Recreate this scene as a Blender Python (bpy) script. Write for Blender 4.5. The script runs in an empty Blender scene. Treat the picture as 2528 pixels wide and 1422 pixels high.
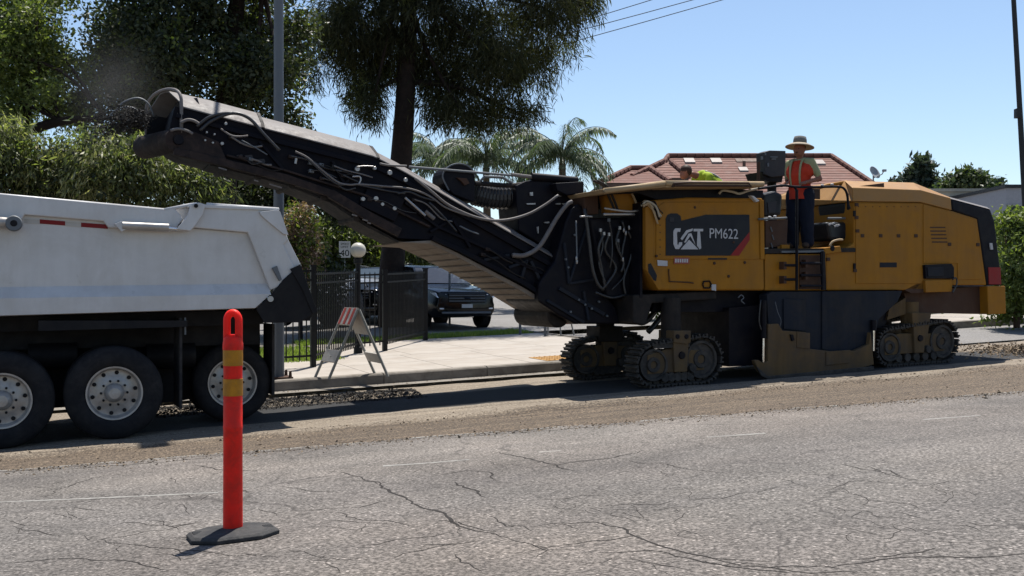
import bpy, bmesh, math, random
import numpy as np
from mathutils import Vector, Matrix, noise as mnoise

random.seed(7); RNG = np.random.default_rng(11)
SC = bpy.context.scene
COL = SC.collection
rad = math.radians

# ------------------------------------------------------------------ camera
H = 1.6                      # camera height over the datum (kerb-side lane at u=0)
F = 2500.0                   # focal length in photo pixels (2528 wide)
HZ = 725.0                   # horizon row
cam = bpy.data.cameras.new('camera'); camo = bpy.data.objects.new('camera', cam); COL.objects.link(camo)
camo.location = (0, 0, H); camo.rotation_euler = (rad(90), 0, 0)
cam.sensor_width = 36; cam.lens = 36 * F / 2528
cam.shift_y = (HZ - 711) / 2528
cam.clip_end = 3000; cam.clip_start = 0.05
SC.camera = camo

# ------------------------------------------------------------------ sky, sun, exposure
SUN_AZ = rad(16)             # from +Y toward +X
SUN_EL = rad(69)
world = bpy.data.worlds.new('World'); SC.world = world; world.use_nodes = True
wn = world.node_tree.nodes; wl = world.node_tree.links
bg = wn['Background']; sky = wn.new('ShaderNodeTexSky'); sky.sky_type = 'NISHITA'; sky.sun_disc = False
sky.sun_elevation = SUN_EL; sky.sun_rotation = SUN_AZ
sky.altitude = 100; sky.air_density = 1.0; sky.dust_density = 0.45; sky.ozone_density = 1.6
bg.inputs['Strength'].default_value = 0.085
wl.new(sky.outputs[0], bg.inputs[0])
sun = bpy.data.lights.new('sun', 'SUN'); suno = bpy.data.objects.new('sun', sun); COL.objects.link(suno)
sun.energy = 4.6; sun.angle = rad(0.53); sun.color = (1.0, 0.955, 0.88)
sd = Vector((math.sin(SUN_AZ) * math.cos(SUN_EL), math.cos(SUN_AZ) * math.cos(SUN_EL), math.sin(SUN_EL)))
suno.rotation_euler = sd.to_track_quat('Z', 'Y').to_euler(); suno.location = (5, 5, 40)
SC.view_settings.view_transform = 'Standard'; SC.view_settings.look = 'None'
SC.view_settings.exposure = 0.82; SC.view_settings.gamma = 1; SC.view_settings.use_curve_mapping = False

# ------------------------------------------------------------------ frames
YAW = rad(25); CY, SY = math.cos(YAW), math.sin(YAW)
OX, OY = -4.4, 11.3          # road frame origin: outer face of the tipper's second near wheel
def W(u, v, z): return (OX + u * CY - v * SY, OY + u * SY + v * CY, z)
def UV(X, Y): dx, dy = X - OX, Y - OY; return (dx * CY + dy * SY, -dx * SY + dy * CY)
def UZ(px, py, v):
    """point of the vertical plane v (road frame) that lies on the sight line of a photo pixel -> (u, z)"""
    x = (px - 1264) / F; zz = (HZ - py) / F
    Y = (v - SY * OX + CY * OY) / (CY - SY * x)
    return (CY * (x * Y - OX) + SY * (Y - OY), zz * Y + H)
def UVZ(px, py, v): u, z = UZ(px, py, v); return (u, v, z)
def PL(v, pts): return [UZ(x, y, v) for x, y in pts]
def AT(px, py, Y): return Vector(((px - 1264) / F * Y, Y, (HZ - py) / F * Y + H))

def road_z(u, v):
    uu = max(-30.0, min(40.0, u)); z = H - 1.585 + .0325 * uu
    if v < 0: z -= .0568 * max(v, -9.0)
    return z
def walk_z(u, v): return road_z(u, 0) + .16 + .02 * (min(max(v, 3.6), 25) - 3.75)
def G(px, py, fn):
    x = (px - 1264) / F; zz = (HZ - py) / F; Y = 2.0
    while Y < 90:
        u, v = UV(x * Y, Y)
        if zz * Y + H < fn(u, v): break
        Y += .01
    return (*UV(x * Y, Y), Y)

# ------------------------------------------------------------------ materials
MATS = {}
def new_mat(name):
    m = bpy.data.materials.new(name); m.use_nodes = True; MATS[name] = m
    return m, m.node_tree.nodes, m.node_tree.links, m.node_tree.nodes['Principled BSDF']
def ramp(n, stops):
    r = n.new('ShaderNodeValToRGB'); e = r.color_ramp.elements
    while len(e) < len(stops): e.new(.5)
    for el, (p, c) in zip(e, stops):
        el.position = p; el.color = (*c, 1) if len(c) == 3 else c
    return r
def noise(n, l, coord, scale, detail=4, rough=.6, dist=0):
    t = n.new('ShaderNodeTexNoise'); t.inputs['Scale'].default_value = scale; t.inputs['Detail'].default_value = detail
    t.inputs['Roughness'].default_value = rough; t.inputs['Distortion'].default_value = dist
    l.new(coord, t.inputs['Vector']); return t
def mix(n, l, fac, a, b, mode='MIX'):
    m = n.new('ShaderNodeMix'); m.data_type = 'RGBA'; m.blend_type = mode
    if isinstance(fac, (int, float)): m.inputs[0].default_value = fac
    else: l.new(fac, m.inputs[0])
    for s, i in ((a, 6), (b, 7)):
        if isinstance(s, (tuple, list)): m.inputs[i].default_value = (*s[:3], 1)
        else: l.new(s, m.inputs[i])
    return m.outputs[2]
def mat(name, col, rough=.5, metal=0., dirt=None, dirt_amt=.35, dscale=3., bump=0., bscale=60., var=.12, coat=0., spec=.22, streak=0.):
    """painted / plain surface with uneven tone, dust patches and a fine relief"""
    m, n, l, p = new_mat(name)
    tc = n.new('ShaderNodeTexCoord').outputs['Object']
    a = noise(n, l, tc, dscale * 2.3, 5).outputs[0]
    r = ramp(n, [(.25, tuple(c * (1 - var) for c in col)), (.75, tuple(min(1, c * (1 + var)) for c in col))])
    l.new(a, r.inputs[0]); c = r.outputs[0]
    if dirt:
        d = noise(n, l, tc, dscale, 8, .7, .6).outputs[0]
        rr = ramp(n, [(.42, (0, 0, 0)), (.72, (dirt_amt,) * 3)]); l.new(d, rr.inputs[0])
        c = mix(n, l, rr.outputs[0], c, dirt)
    if streak:                                  # rain and dust runs down upright panels
        mp = n.new('ShaderNodeMapping'); mp.inputs['Scale'].default_value = (4, 4, .5); l.new(tc, mp.inputs[0])
        sn = noise(n, l, mp.outputs[0], 1.7, 6, .65).outputs[0]; sr = ramp(n, [(.40, (1 - streak,) * 3), (.60, (1 + streak * .35,) * 3)]); l.new(sn, sr.inputs[0])
        c = mix(n, l, 1.0, c, sr.outputs[0], 'MULTIPLY')
    l.new(c, p.inputs['Base Color'])
    p.inputs['Metallic'].default_value = metal; p.inputs['Specular IOR Level'].default_value = .5 if coat or metal else spec; p.inputs['Coat Weight'].default_value = coat
    q = ramp(n, [(.3, (max(0.02, rough - .1),) * 3), (.7, (min(1, rough + .12),) * 3)]); l.new(a, q.inputs[0])
    l.new(q.outputs[0], p.inputs['Roughness'])
    if bump:
        b = n.new('ShaderNodeBump'); b.inputs['Strength'].default_value = bump; b.inputs['Distance'].default_value = .02
        l.new(noise(n, l, tc, bscale, 4).outputs[0], b.inputs['Height']); l.new(b.outputs[0], p.inputs['Normal'])
    return m
def leaf_mat(name, c1, c2, trans=.35, rough=.5, spec=.3):
    m, n, l, p = new_mat(name)
    g = n.new('ShaderNodeNewGeometry')
    r = ramp(n, [(0, c1), (1, c2)]); l.new(g.outputs['Random Per Island'], r.inputs[0])
    l.new(r.outputs[0], p.inputs['Base Color']); p.inputs['Roughness'].default_value = rough; p.inputs['Specular IOR Level'].default_value = spec
    t = n.new('ShaderNodeBsdfTranslucent')
    tcol = mix(n, l, 1.0, r.outputs[0], (1.75, 2.0, .8), 'MULTIPLY'); l.new(tcol, t.inputs[0])
    ms = n.new('ShaderNodeMixShader'); ms.inputs[0].default_value = trans
    l.new(p.outputs[0], ms.inputs[1]); l.new(t.outputs[0], ms.inputs[2])
    l.new(ms.outputs[0], n['Material Output'].inputs['Surface']); return m

def sss(name, w, rad_, sc):
    p = MATS[name].node_tree.nodes['Principled BSDF']; p.inputs['Subsurface Weight'].default_value = w; p.inputs['Subsurface Radius'].default_value = rad_; p.inputs['Subsurface Scale'].default_value = sc
DUST = (.30, .25, .19)
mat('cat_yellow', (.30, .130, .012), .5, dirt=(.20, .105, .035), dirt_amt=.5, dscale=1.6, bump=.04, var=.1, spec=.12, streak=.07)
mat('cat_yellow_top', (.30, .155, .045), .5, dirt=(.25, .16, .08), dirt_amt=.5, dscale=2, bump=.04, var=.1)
mat('canopy_tan', (.36, .26, .15), .6, dirt=(.24, .17, .1), dirt_amt=.5, dscale=3)
mat('black_paint', (.005, .005, .009), .5, dirt=(.020, .016, .015), dirt_amt=.5, dscale=4, bump=.05, spec=.12)
mat('black_dusty', (.011, .010, .010), .7, dirt=(.05, .036, .028), dirt_amt=.55, dscale=3.2, bump=.12)
mat('boom_side', (.0035, .004, .008), .55, dirt=(.016, .010, .009), dirt_amt=.5, dscale=2.4, bump=.1, spec=.1)
mat('boom_flange', (.014, .010, .010), .75, dirt=(.06, .038, .03), dirt_amt=.7, dscale=5, bump=.15)
mat('belt_pan', (.21, .18, .15), .8, dirt=(.10, .06, .042), dirt_amt=.6, dscale=2.2, bump=.2)
mat('cover_grey', (.15, .138, .132), .6, dirt=(.115, .09, .08), dirt_amt=.7, dscale=5, bump=.12)
mat('navy_plate', (.013, .017, .026), .6, dirt=(.034, .029, .025), dirt_amt=.6, dscale=2.5, bump=.1, spec=.12, streak=.14)
mat('plate_yellow', (.115, .075, .036), .7, dirt=(.068, .055, .045), dirt_amt=1.0, dscale=2.0, bump=.15, spec=.1, streak=.12)
mat('rust_brown', (.055, .028, .018), .7, dirt=(.08, .045, .028), dirt_amt=.6, dscale=4, bump=.2)
mat('track_steel', (.020, .018, .016), .75, .1, dirt=(.07, .058, .047), dirt_amt=1.0, dscale=7, bump=.3)
mat('chrome', (.75, .75, .76), .16, 1., dirt=(.3, .27, .24), dirt_amt=.2)
mat('bolt_steel', (.36, .35, .34), .4, .6)
mat('hose_rubber', (.016, .016, .018), .4, dirt=(.06, .055, .05), dirt_amt=.4, dscale=9, spec=.5)
mat('rubber', (.02, .02, .022), .8, dirt=(.07, .062, .055), dirt_amt=.7, dscale=7, bump=.25, bscale=40)
mat('tyre_rubber', (.010, .010, .012), .8, dirt=(.028, .026, .026), dirt_amt=.8, dscale=6, bump=.2)
mat('decal_black', (.006, .007, .012), .4)
mat('decal_white', (.42, .42, .43), .5)
mat('decal_red', (.22, .014, .014), .5)
mat('decal_pink', (.26, .075, .055), .5)
mat('truck_white', (.51, .50, .495), .36, dirt=(.38, .35, .32), dirt_amt=.5, dscale=1.9, bump=.3, bscale=1.6, var=.05, coat=.12, streak=.05)
mat('truck_black', (.006, .006, .008), .65, dirt=(.022, .019, .017), dirt_amt=.5, dscale=4)
mat('aluminium', (.36, .34, .32), .38, .35, dirt=(.16, .14, .12), dirt_amt=.5, dscale=7)
mat('tape_red', (.17, .006, .008), .4)
mat('tape_white', (.40, .385, .36), .4)
mat('delineator_orange', (.72, .016, .008), .5, dirt=(.26, .022, .014), dirt_amt=.75, dscale=9, bump=.08, var=.08)
mat('band_amber', (.40, .17, .008), .4, dirt=(.22, .10, .02), dirt_amt=.8, dscale=11, bump=.15, bscale=400, var=.25)
mat('base_rubber', (.03, .03, .031), .8, dirt=(.075, .07, .066), dirt_amt=.7, dscale=12, bump=.3)
mat('concrete', (.335, .303, .268), .85, dirt=(.21, .175, .14), dirt_amt=.75, dscale=.9, bump=.12, bscale=90, var=.1)
mat('kerb_concrete', (.205, .185, .16), .85, dirt=(.09, .075, .06), dirt_amt=.9, dscale=2.2, bump=.3, bscale=40, var=.15)
mat('tactile_yellow', (.36, .19, .05), .7, dirt=(.3, .22, .13), dirt_amt=.7, dscale=6)
mat('galvanised', (.10, .112, .125), .55, .2, dirt=(.14, .14, .14), dirt_amt=.3, dscale=5)
mat('fence_black', (.008, .009, .010), .5, dirt=(.03, .028, .026), dirt_amt=.3, dscale=8)
mat('sign_white', (.46, .46, .45), .5)
mat('sign_black', (.012, .012, .012), .5)
mat('globe_white', (.44, .42, .36), .4)
mat('board_white', (.38, .36, .33), .6, dirt=(.26, .23, .2), dirt_amt=.6, dscale=8)
mat('board_red', (.36, .055, .04), .5)
mat('barricade_grey', (.24, .24, .22), .6, dirt=(.35, .33, .28), dirt_amt=.4, dscale=6)
mat('bark_dark', (.020, .014, .012), .9, dirt=(.04, .028, .022), dirt_amt=.8, dscale=6, bump=.9, bscale=14)
mat('bark_palm', (.14, .10, .07), .9, dirt=(.07, .05, .04), dirt_amt=.8, dscale=8, bump=.8, bscale=18)
mat('tile_red', (.172, .086, .068), .8, dirt=(.125, .068, .054), dirt_amt=.7, dscale=1.5, bump=.3, bscale=10, var=.15)
mat('skylight_pale', (.24, .20, .18), .5)
mat('tile_cap', (.14, .065, .05), .8, dirt=(.09, .05, .04), dirt_amt=.7, dscale=3)
mat('stucco', (.40, .36, .29), .9, dirt=(.33, .29, .23), dirt_amt=.4, bump=.2)
mat('stucco_grey', (.30, .30, .32), .9, dirt=(.25, .25, .26), dirt_amt=.4, bump=.2)
mat('fascia_brown', (.13, .085, .065), .7)
mat('glass_dark', (.012, .016, .02), .06)
mat('windscreen', (.05, .07, .085), .05, coat=.5)
mat('car_black', (.004, .0045, .006), .16, spec=.35)
mat('car_silver', (.55, .56, .57), .25, .5, coat=.6)
mat('lamp_glass', (.75, .76, .78), .1, .3)
mat('skin', (.20, .085, .055), .6, var=.1)
mat('hair', (.035, .018, .012), .6)
mat('shirt_lime', (.27, .36, .02), .8, bump=.15, bscale=30)
mat('shirt_pale', (.26, .27, .15), .8, bump=.15, bscale=30)
mat('vest_orange', (.42, .035, .014), .75, bump=.15, bscale=25)
mat('trouser_navy', (.006, .009, .02), .85, bump=.2, bscale=25)
mat('straw_hat', (.34, .28, .21), .8, bump=.3, bscale=120)
mat('hat_crown', (.15, .15, .14), .8, bump=.3, bscale=120)
mat('boot_brown', (.05, .03, .02), .7)
mat('seat_vinyl', (.016, .018, .022), .35)
mat('cloth_rag', (.36, .32, .25), .85, bump=.3, bscale=40)
mat('console_grey', (.03, .03, .035), .6, dirt=(.06, .055, .05), dirt_amt=.4)
mat('crack_fill', (.022, .019, .017), .9)
mat('paint_worn', (.34, .32, .29), .75, dirt=(.17, .155, .14), dirt_amt=1.0, dscale=9, bump=.2)
mat('paint_faint', (.27, .26, .24), .8, dirt=(.15, .14, .13), dirt_amt=.9, dscale=6, bump=.2)
mat('millings_dark', (.025, .023, .022), .85, dirt=(.10, .09, .08), dirt_amt=.5, dscale=14, bump=.3)
mat('millings_tan', (.20, .15, .10), .9, dirt=(.10, .08, .06), dirt_amt=.6, dscale=14, bump=.3)
mat('wire_black', (.03, .03, .032), .6)
mat('hedge_stem', (.08, .05, .035), .9)
mat('dish_grey', (.25, .26, .27), .5)

sss('delineator_orange', .55, (1, .06, .03), .07)
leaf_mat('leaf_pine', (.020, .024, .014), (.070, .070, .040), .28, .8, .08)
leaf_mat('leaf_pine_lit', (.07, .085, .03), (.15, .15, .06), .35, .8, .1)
leaf_mat('leaf_dark', (.018, .026, .015), (.065, .074, .036), .28)
leaf_mat('leaf_lime', (.06, .085, .030), (.18, .20, .08), .42)
leaf_mat('leaf_weep', (.06, .08, .034), (.19, .20, .10), .4)
leaf_mat('leaf_weep_dry', (.2, .2, .1), (.38, .36, .22), .4)
leaf_mat('leaf_shrub', (.05, .075, .02), (.15, .17, .045), .4)
leaf_mat('leaf_pink', (.14, .08, .06), (.38, .26, .23), .35)
leaf_mat('leaf_palm', (.05, .075, .05), (.15, .18, .125), .22)
leaf_mat('leaf_hedge', (.06, .085, .028), (.2, .24, .085), .35)
leaf_mat('leaf_far', (.03, .048, .026), (.08, .10, .045), .25)
leaf_mat('leaf_far_dark', (.02, .032, .026), (.05, .065, .045), .2)
leaf_mat('grass', (.08, .12, .025), (.22, .27, .07), .4)

def asphalt(name, lo, mid, hi, warm, grain=95., stain=.5, cracks=False):
    m, n, l, p = new_mat(name)
    tc = n.new('ShaderNodeTexCoord').outputs['Object']
    g = noise(n, l, tc, grain, 3, .75).outputs[0]
    r = ramp(n, [(.38, lo), (.5, mid), (.61, hi)]); l.new(g, r.inputs[0])
    vo = n.new('ShaderNodeTexVoronoi'); vo.inputs['Scale'].default_value = grain * .75; l.new(tc, vo.inputs['Vector'])
    sp = ramp(n, [(.18, (1, 1, 1)), (.34, (0, 0, 0))]); l.new(vo.outputs['Distance'], sp.inputs[0])
    sel = n.new('ShaderNodeMath'); sel.operation = 'GREATER_THAN'; sel.inputs[1].default_value = .80
    sx = n.new('ShaderNodeSeparateColor'); l.new(vo.outputs['Color'], sx.inputs[0]); l.new(sx.outputs[0], sel.inputs[0])
    mu = n.new('ShaderNodeMath'); mu.operation = 'MULTIPLY'; l.new(sp.outputs[0], mu.inputs[0]); l.new(sel.outputs[0], mu.inputs[1])
    c = mix(n, l, mu.outputs[0], r.outputs[0], tuple(min(1, h * 1.7) for h in hi))
    s = noise(n, l, tc, .55, 6, .65, .4).outputs[0]
    sr = ramp(n, [(.35, (1 - .32 * stain,) * 3), (.68, (1 + .14 * stain,) * 3)]); l.new(s, sr.inputs[0])
    c = mix(n, l, 1.0, c, sr.outputs[0], 'MULTIPLY')
    w = noise(n, l, tc, .23, 3, .6).outputs[0]
    wr = ramp(n, [(.4, (0, 0, 0)), (.7, (.5, .5, .5))]); l.new(w, wr.inputs[0])
    wm = mix(n, l, 1.0, c, warm, 'MULTIPLY'); c = mix(n, l, wr.outputs[0], c, wm)
    if cracks:                                  # wheel-polished and oily lengthwise bands
        mb_ = n.new('ShaderNodeMapping'); mb_.inputs['Scale'].default_value = (.06, .8, 1); l.new(tc, mb_.inputs[0])
        bn_ = noise(n, l, mb_.outputs[0], 1.0, 4, .55, .3).outputs[0]; br = ramp(n, [(.36, (.80, .80, .81)), (.64, (1.12, 1.11, 1.09))]); l.new(bn_, br.inputs[0])
        c = mix(n, l, 1.0, c, br.outputs[0], 'MULTIPLY')
    if cracks:                                  # fine crazing, only in worn areas
        ds = noise(n, l, tc, 1.3, 5, .7); wv = n.new('ShaderNodeVectorMath'); wv.operation = 'MULTIPLY_ADD'; wv.inputs[1].default_value = (.55, .55, 0)
        l.new(ds.outputs['Color'], wv.inputs[0]); l.new(tc, wv.inputs[2])
        for sc_, th, lo_, hi_ in ((.75, .011, .46, .54), (1.9, .014, .52, .6)):
            ve = n.new('ShaderNodeTexVoronoi'); ve.feature = 'DISTANCE_TO_EDGE'; ve.inputs['Scale'].default_value = sc_; l.new(wv.outputs[0], ve.inputs['Vector'])
            er = ramp(n, [(0, (1, 1, 1)), (th, (0, 0, 0))]); l.new(ve.outputs['Distance'], er.inputs[0])
            mk = noise(n, l, tc, .5 + sc_ * .2, 3, .6).outputs[0]; mr = ramp(n, [(lo_, (0, 0, 0)), (hi_, (.75, .75, .75))]); l.new(mk, mr.inputs[0])
            mm = n.new('ShaderNodeMath'); mm.operation = 'MULTIPLY'; l.new(er.outputs[0], mm.inputs[0]); l.new(mr.outputs[0], mm.inputs[1])
            c = mix(n, l, mm.outputs[0], c, (.035, .030, .027))
    l.new(c, p.inputs['Base Color']); p.inputs['Roughness'].default_value = .88
    p.inputs['Specular IOR Level'].default_value = .3
    b = n.new('ShaderNodeBump'); b.inputs['Strength'].default_value = .55; b.inputs['Distance'].default_value = .006
    l.new(g, b.inputs['Height']); l.new(b.outputs[0], p.inputs['Normal'])
    return m
asphalt('asphalt_old', (.048, .043, .038), (.121, .110, .100), (.215, .196, .18), (1.08, .97, .90), 52., 1.05, True)
asphalt('asphalt_far', (.125, .118, .112), (.165, .156, .148), (.21, .2, .19), (1.04, 1.0, .95), 30)

def milled_mat():
    m, n, l, p = new_mat('milled_ground')
    tcn = n.new('ShaderNodeTexCoord'); tc = tcn.outputs['Object']
    g = noise(n, l, tc, 38, 4, .8).outputs[0]
    tan = ramp(n, [(.34, (.020, .014, .009)), (.51, (.066, .046, .029)), (.62, (.23, .175, .12))]); l.new(g, tan.inputs[0])
    gry = ramp(n, [(.34, (.08, .062, .045)), (.52, (.19, .155, .116)), (.66, (.31, .27, .215))]); l.new(g, gry.inputs[0])
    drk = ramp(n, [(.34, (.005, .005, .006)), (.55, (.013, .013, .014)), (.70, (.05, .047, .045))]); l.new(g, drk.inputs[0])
    sep = n.new('ShaderNodeSeparateXYZ'); l.new(tc, sep.inputs[0])
    wv = noise(n, l, tc, .8, 5, .6).outputs[0]
    def math2(op, a, b):
        k = n.new('ShaderNodeMath'); k.operation = op
        for i, s in enumerate((a, b)):
            if isinstance(s, (int, float)): k.inputs[i].default_value = s
            else: l.new(s, k.inputs[i])
        return k.outputs[0]
    vv = math2('ADD', sep.outputs[1], math2('MULTIPLY', math2('SUBTRACT', wv, .5), .5))
    # v: -3.3 tan edge ... -1.25 grey edge ... 0.2 dark band: fresh cut with the boom's shadow put into its colour
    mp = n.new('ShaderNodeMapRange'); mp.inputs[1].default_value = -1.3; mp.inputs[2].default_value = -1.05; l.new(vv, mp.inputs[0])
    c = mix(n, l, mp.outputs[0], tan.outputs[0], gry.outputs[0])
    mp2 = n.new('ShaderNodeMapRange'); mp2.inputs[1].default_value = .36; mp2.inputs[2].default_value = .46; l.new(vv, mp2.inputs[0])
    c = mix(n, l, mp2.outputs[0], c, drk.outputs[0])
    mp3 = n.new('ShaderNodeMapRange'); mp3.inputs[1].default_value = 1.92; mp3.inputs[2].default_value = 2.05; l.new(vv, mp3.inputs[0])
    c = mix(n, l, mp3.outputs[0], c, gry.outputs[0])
    # raked streaks along the cut
    mpg = n.new('ShaderNodeMapping'); mpg.inputs['Scale'].default_value = (.25, 9, 1); l.new(tc, mpg.inputs[0])
    st = noise(n, l, mpg.outputs[0], 1.6, 4, .6).outputs[0]
    sr = ramp(n, [(.36, (.68, .66, .64)), (.62, (1.2, 1.19, 1.17))]); l.new(st, sr.inputs[0])
    c = mix(n, l, 1.0, c, sr.outputs[0], 'MULTIPLY')
    l.new(c, p.inputs['Base Color']); p.inputs['Roughness'].default_value = .92
    b = n.new('ShaderNodeBump'); b.inputs['Strength'].default_value = .8; b.inputs['Distance'].default_value = .015
    ad = math2('ADD', g, math2('MULTIPLY', st, 1.2)); l.new(ad, b.inputs['Height']); l.new(b.outputs[0], p.inputs['Normal'])
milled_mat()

# ------------------------------------------------------------------ mesh helpers
def cr(pts, per=6):
    """smooth polyline through points (Catmull-Rom)"""
    P = [Vector(p) for p in pts]
    if len(P) < 3: return P
    Q = [P[0] * 2 - P[1]] + P + [P[-1] * 2 - P[-2]]; out = []
    for i in range(1, len(Q) - 2):
        a, b, c, d = Q[i - 1:i + 3]
        for k in range(per):
            t = k / per
            out.append(.5 * ((2 * b) + (c - a) * t + (2 * a - 5 * b + 4 * c - d) * t * t + (3 * b - a - 3 * c + d) * t ** 3))
    out.append(P[-1]); return out

class MB:
    def __init__(s): s.v = []; s.f = []
    def add(s, vs, fs):
        o = len(s.v); s.v += [tuple(x) for x in vs]; s.f += [tuple(i + o for i in f) for f in fs]; return s
    def box(s, a, b, rot=None):
        (x0, y0, z0), (x1, y1, z1) = a, b
        vs = [Vector(c) for c in ((x0, y0, z0), (x1, y0, z0), (x1, y1, z0), (x0, y1, z0), (x0, y0, z1), (x1, y0, z1), (x1, y1, z1), (x0, y1, z1))]
        if rot is not None:
            c = (Vector(a) + Vector(b)) / 2; vs = [c + rot @ (q - c) for q in vs]
        return s.add(vs, [(0, 3, 2, 1), (4, 5, 6, 7), (0, 1, 5, 4), (1, 2, 6, 5), (2, 3, 7, 6), (3, 0, 4, 7)])
    def prism(s, poly, v0, v1, ins=0):
        """outline in (u,z) extruded from v0 to v1"""
        n = len(poly)
        area = sum(poly[i][0] * poly[(i + 1) % n][1] - poly[(i + 1) % n][0] * poly[i][1] for i in range(n))
        if area < 0: poly = poly[::-1]
        vs = [(u, v0, z) for u, z in poly] + [(u, v1, z) for u, z in poly]
        fs = [tuple(range(n)), tuple(range(2 * n - 1, n - 1, -1))] + [(i, i + n, (i + 1) % n + n, (i + 1) % n) for i in range(n)]
        fs[2:] = [(a, b, c, d) for a, b, c, d in fs[2:]]
        return s.add(vs, fs)
    def loft(s, rings, caps=True, closed=True):
        n = len(rings[0]); vs = [p for r in rings for p in r]; fs = []
        for i in range(len(rings) - 1):
            for k in range(n if closed else n - 1):
                a, b = i * n + k, i * n + (k + 1) % n
                fs.append((a, b, b + n, a + n))
        if caps and closed: fs += [tuple(range(n - 1, -1, -1)), tuple(range((len(rings) - 1) * n, len(rings) * n))]
        return s.add(vs, fs)
    def tube(s, pts, r, n=8, smooth=0, caps=True):
        P = cr(pts, smooth) if smooth else [Vector(p) for p in pts]
        m = len(P); R = [r] * m if isinstance(r, (int, float)) else [r[0] + (r[-1] - r[0]) * i / (m - 1) if len(r) == 2 else np.interp(i / (m - 1), np.linspace(0, 1, len(r)), r) for i in range(m)]
        rings = []; nrm = None
        for i, p in enumerate(P):
            t = (P[min(i + 1, m - 1)] - P[max(i - 1, 0)])
            if t.length < 1e-9: t = Vector((0, 0, 1))
            t.normalize()
            if nrm is None: nrm = t.orthogonal().normalized()
            nrm = (nrm - t * nrm.dot(t)); nrm = nrm.normalized() if nrm.length > 1e-6 else t.orthogonal().normalized()
            b = t.cross(nrm)
            rings.append([p + (nrm * math.cos(2 * math.pi * k / n) + b * math.sin(2 * math.pi * k / n)) * R[i] for k in range(n)])
        return s.loft(rings, caps)
    def cyl(s, p0, p1, r0, r1=None, n=16): return s.tube([p0, p1], [r0, r0 if r1 is None else r1], n)
    def lathe(s, c, axis, prof, n=32):
        """prof: list of (distance along axis, radius)"""
        c = Vector(c); a = Vector(axis).normalized(); x = a.orthogonal().normalized(); y = a.cross(x)
        rings = [[c + a * d + (x * math.cos(2 * math.pi * k / n) + y * math.sin(2 * math.pi * k / n)) * max(r, 1e-4) for k in range(n)] for d, r in prof]
        return s.loft(rings, True)
    def sph(s, c, r, n=16, m=10, sc=(1, 1, 1)):
        rings = []
        for i in range(1, m):
            t = math.pi * i / m
            rings.append([(c[0] + r * sc[0] * math.sin(t) * math.cos(2 * math.pi * k / n), c[1] + r * sc[1] * math.sin(t) * math.sin(2 * math.pi * k / n), c[2] + r * sc[2] * math.cos(t)) for k in range(n)])
        return s.loft(rings[::-1], True)

def link_mesh(name, me, parent=None):
    o = bpy.data.objects.new(name, me); COL.objects.link(o)
    if parent is not None: o.parent = parent
    return o
class Thing:
    """top-level Empty at the base of a thing; parts are given in the same frame as the base"""
    def __init__(s, name, base, rot=0., label=None, cat=None, group=None, road=True):
        s.base = Vector(base); s.o = bpy.data.objects.new(name, None); COL.objects.link(s.o); s.o.empty_display_size = .2
        s.o.location = W(*base) if road else base
        s.o.rotation_euler = (0, 0, YAW if road else rot)
        if label: s.o['label'] = label
        if cat: s.o['category'] = cat
        if group: s.o['group'] = group
    def part(s, name, mb, m, parent=None, smooth=False, bevel=0., label=None, kind=None, seg=2):
        b = s.base
        o = make(name, [(x - b.x, y - b.y, z - b.z) for x, y, z in mb.v], mb.f, m, parent or s.o, smooth, bevel, seg)
        if label: o['label'] = label
        if kind: o['kind'] = kind
        return o
def make(name, vs, fs, m, parent=None, smooth=False, bevel=0., seg=2, fix=True):
    me = bpy.data.meshes.new(name); me.from_pydata([tuple(q) for q in vs], [], fs)
    if fix:
        bm = bmesh.new(); bm.from_mesh(me); bmesh.ops.recalc_face_normals(bm, faces=bm.faces); bm.to_mesh(me); bm.free()
    me.materials.append(MATS[m])
    if smooth: me.polygons.foreach_set('use_smooth', [True] * len(me.polygons))
    if smooth == 'auto': me.set_sharp_from_angle(angle=rad(38))
    me.update()
    o = link_mesh(name, me, parent)
    if bevel:
        bv = o.modifiers.new('bevel', 'BEVEL'); bv.width = bevel; bv.segments = seg; bv.limit_method = 'ANGLE'; bv.angle_limit = rad(35)
    return o
def tag(o, label=None, cat=None, group=None, kind=None):
    for k, x in (('label', label), ('category', cat), ('group', group), ('kind', kind)):
        if x: o[k] = x
    return o
def text_mesh(s, size, depth=.003):
    cu = bpy.data.curves.new('lettering', 'FONT'); cu.body = s; cu.size = size; cu.extrude = depth; cu.align_x = 'LEFT'
    o = bpy.data.objects.new('lettering', cu); COL.objects.link(o)
    dg = bpy.context.evaluated_depsgraph_get(); me = bpy.data.meshes.new_from_object(o.evaluated_get(dg))
    COL.objects.unlink(o); bpy.data.objects.remove(o)
    vs = [tuple(v.co) for v in me.vertices]; fs = [tuple(p.vertices) for p in me.polygons]
    return vs, fs
# ================================================================== SETTING
def road_obj(o):
    o.location = W(0, 0, 0); o.rotation_euler = (0, 0, YAW); return o
def sheet(name, us, vs, zf, m, kind='structure'):
    nu, nv = len(us), len(vs)
    V = [(u, v, zf(u, v)) for u in us for v in vs]
    Fs = [(i * nv + j, (i + 1) * nv + j, (i + 1) * nv + j + 1, i * nv + j + 1) for i in range(nu - 1) for j in range(nv - 1)]
    o = make(name, V, Fs, m, smooth=True, fix=False); o['kind'] = kind; return road_obj(o)
def nz(x, y, s=1., seed=0.): return mnoise.noise(Vector((x * s + seed, y * s - seed, seed * .7)))
def lin(a, b, st): n = max(1, int(round((b - a) / st))); return [a + (b - a) * i / n for i in range(n + 1)]

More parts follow.
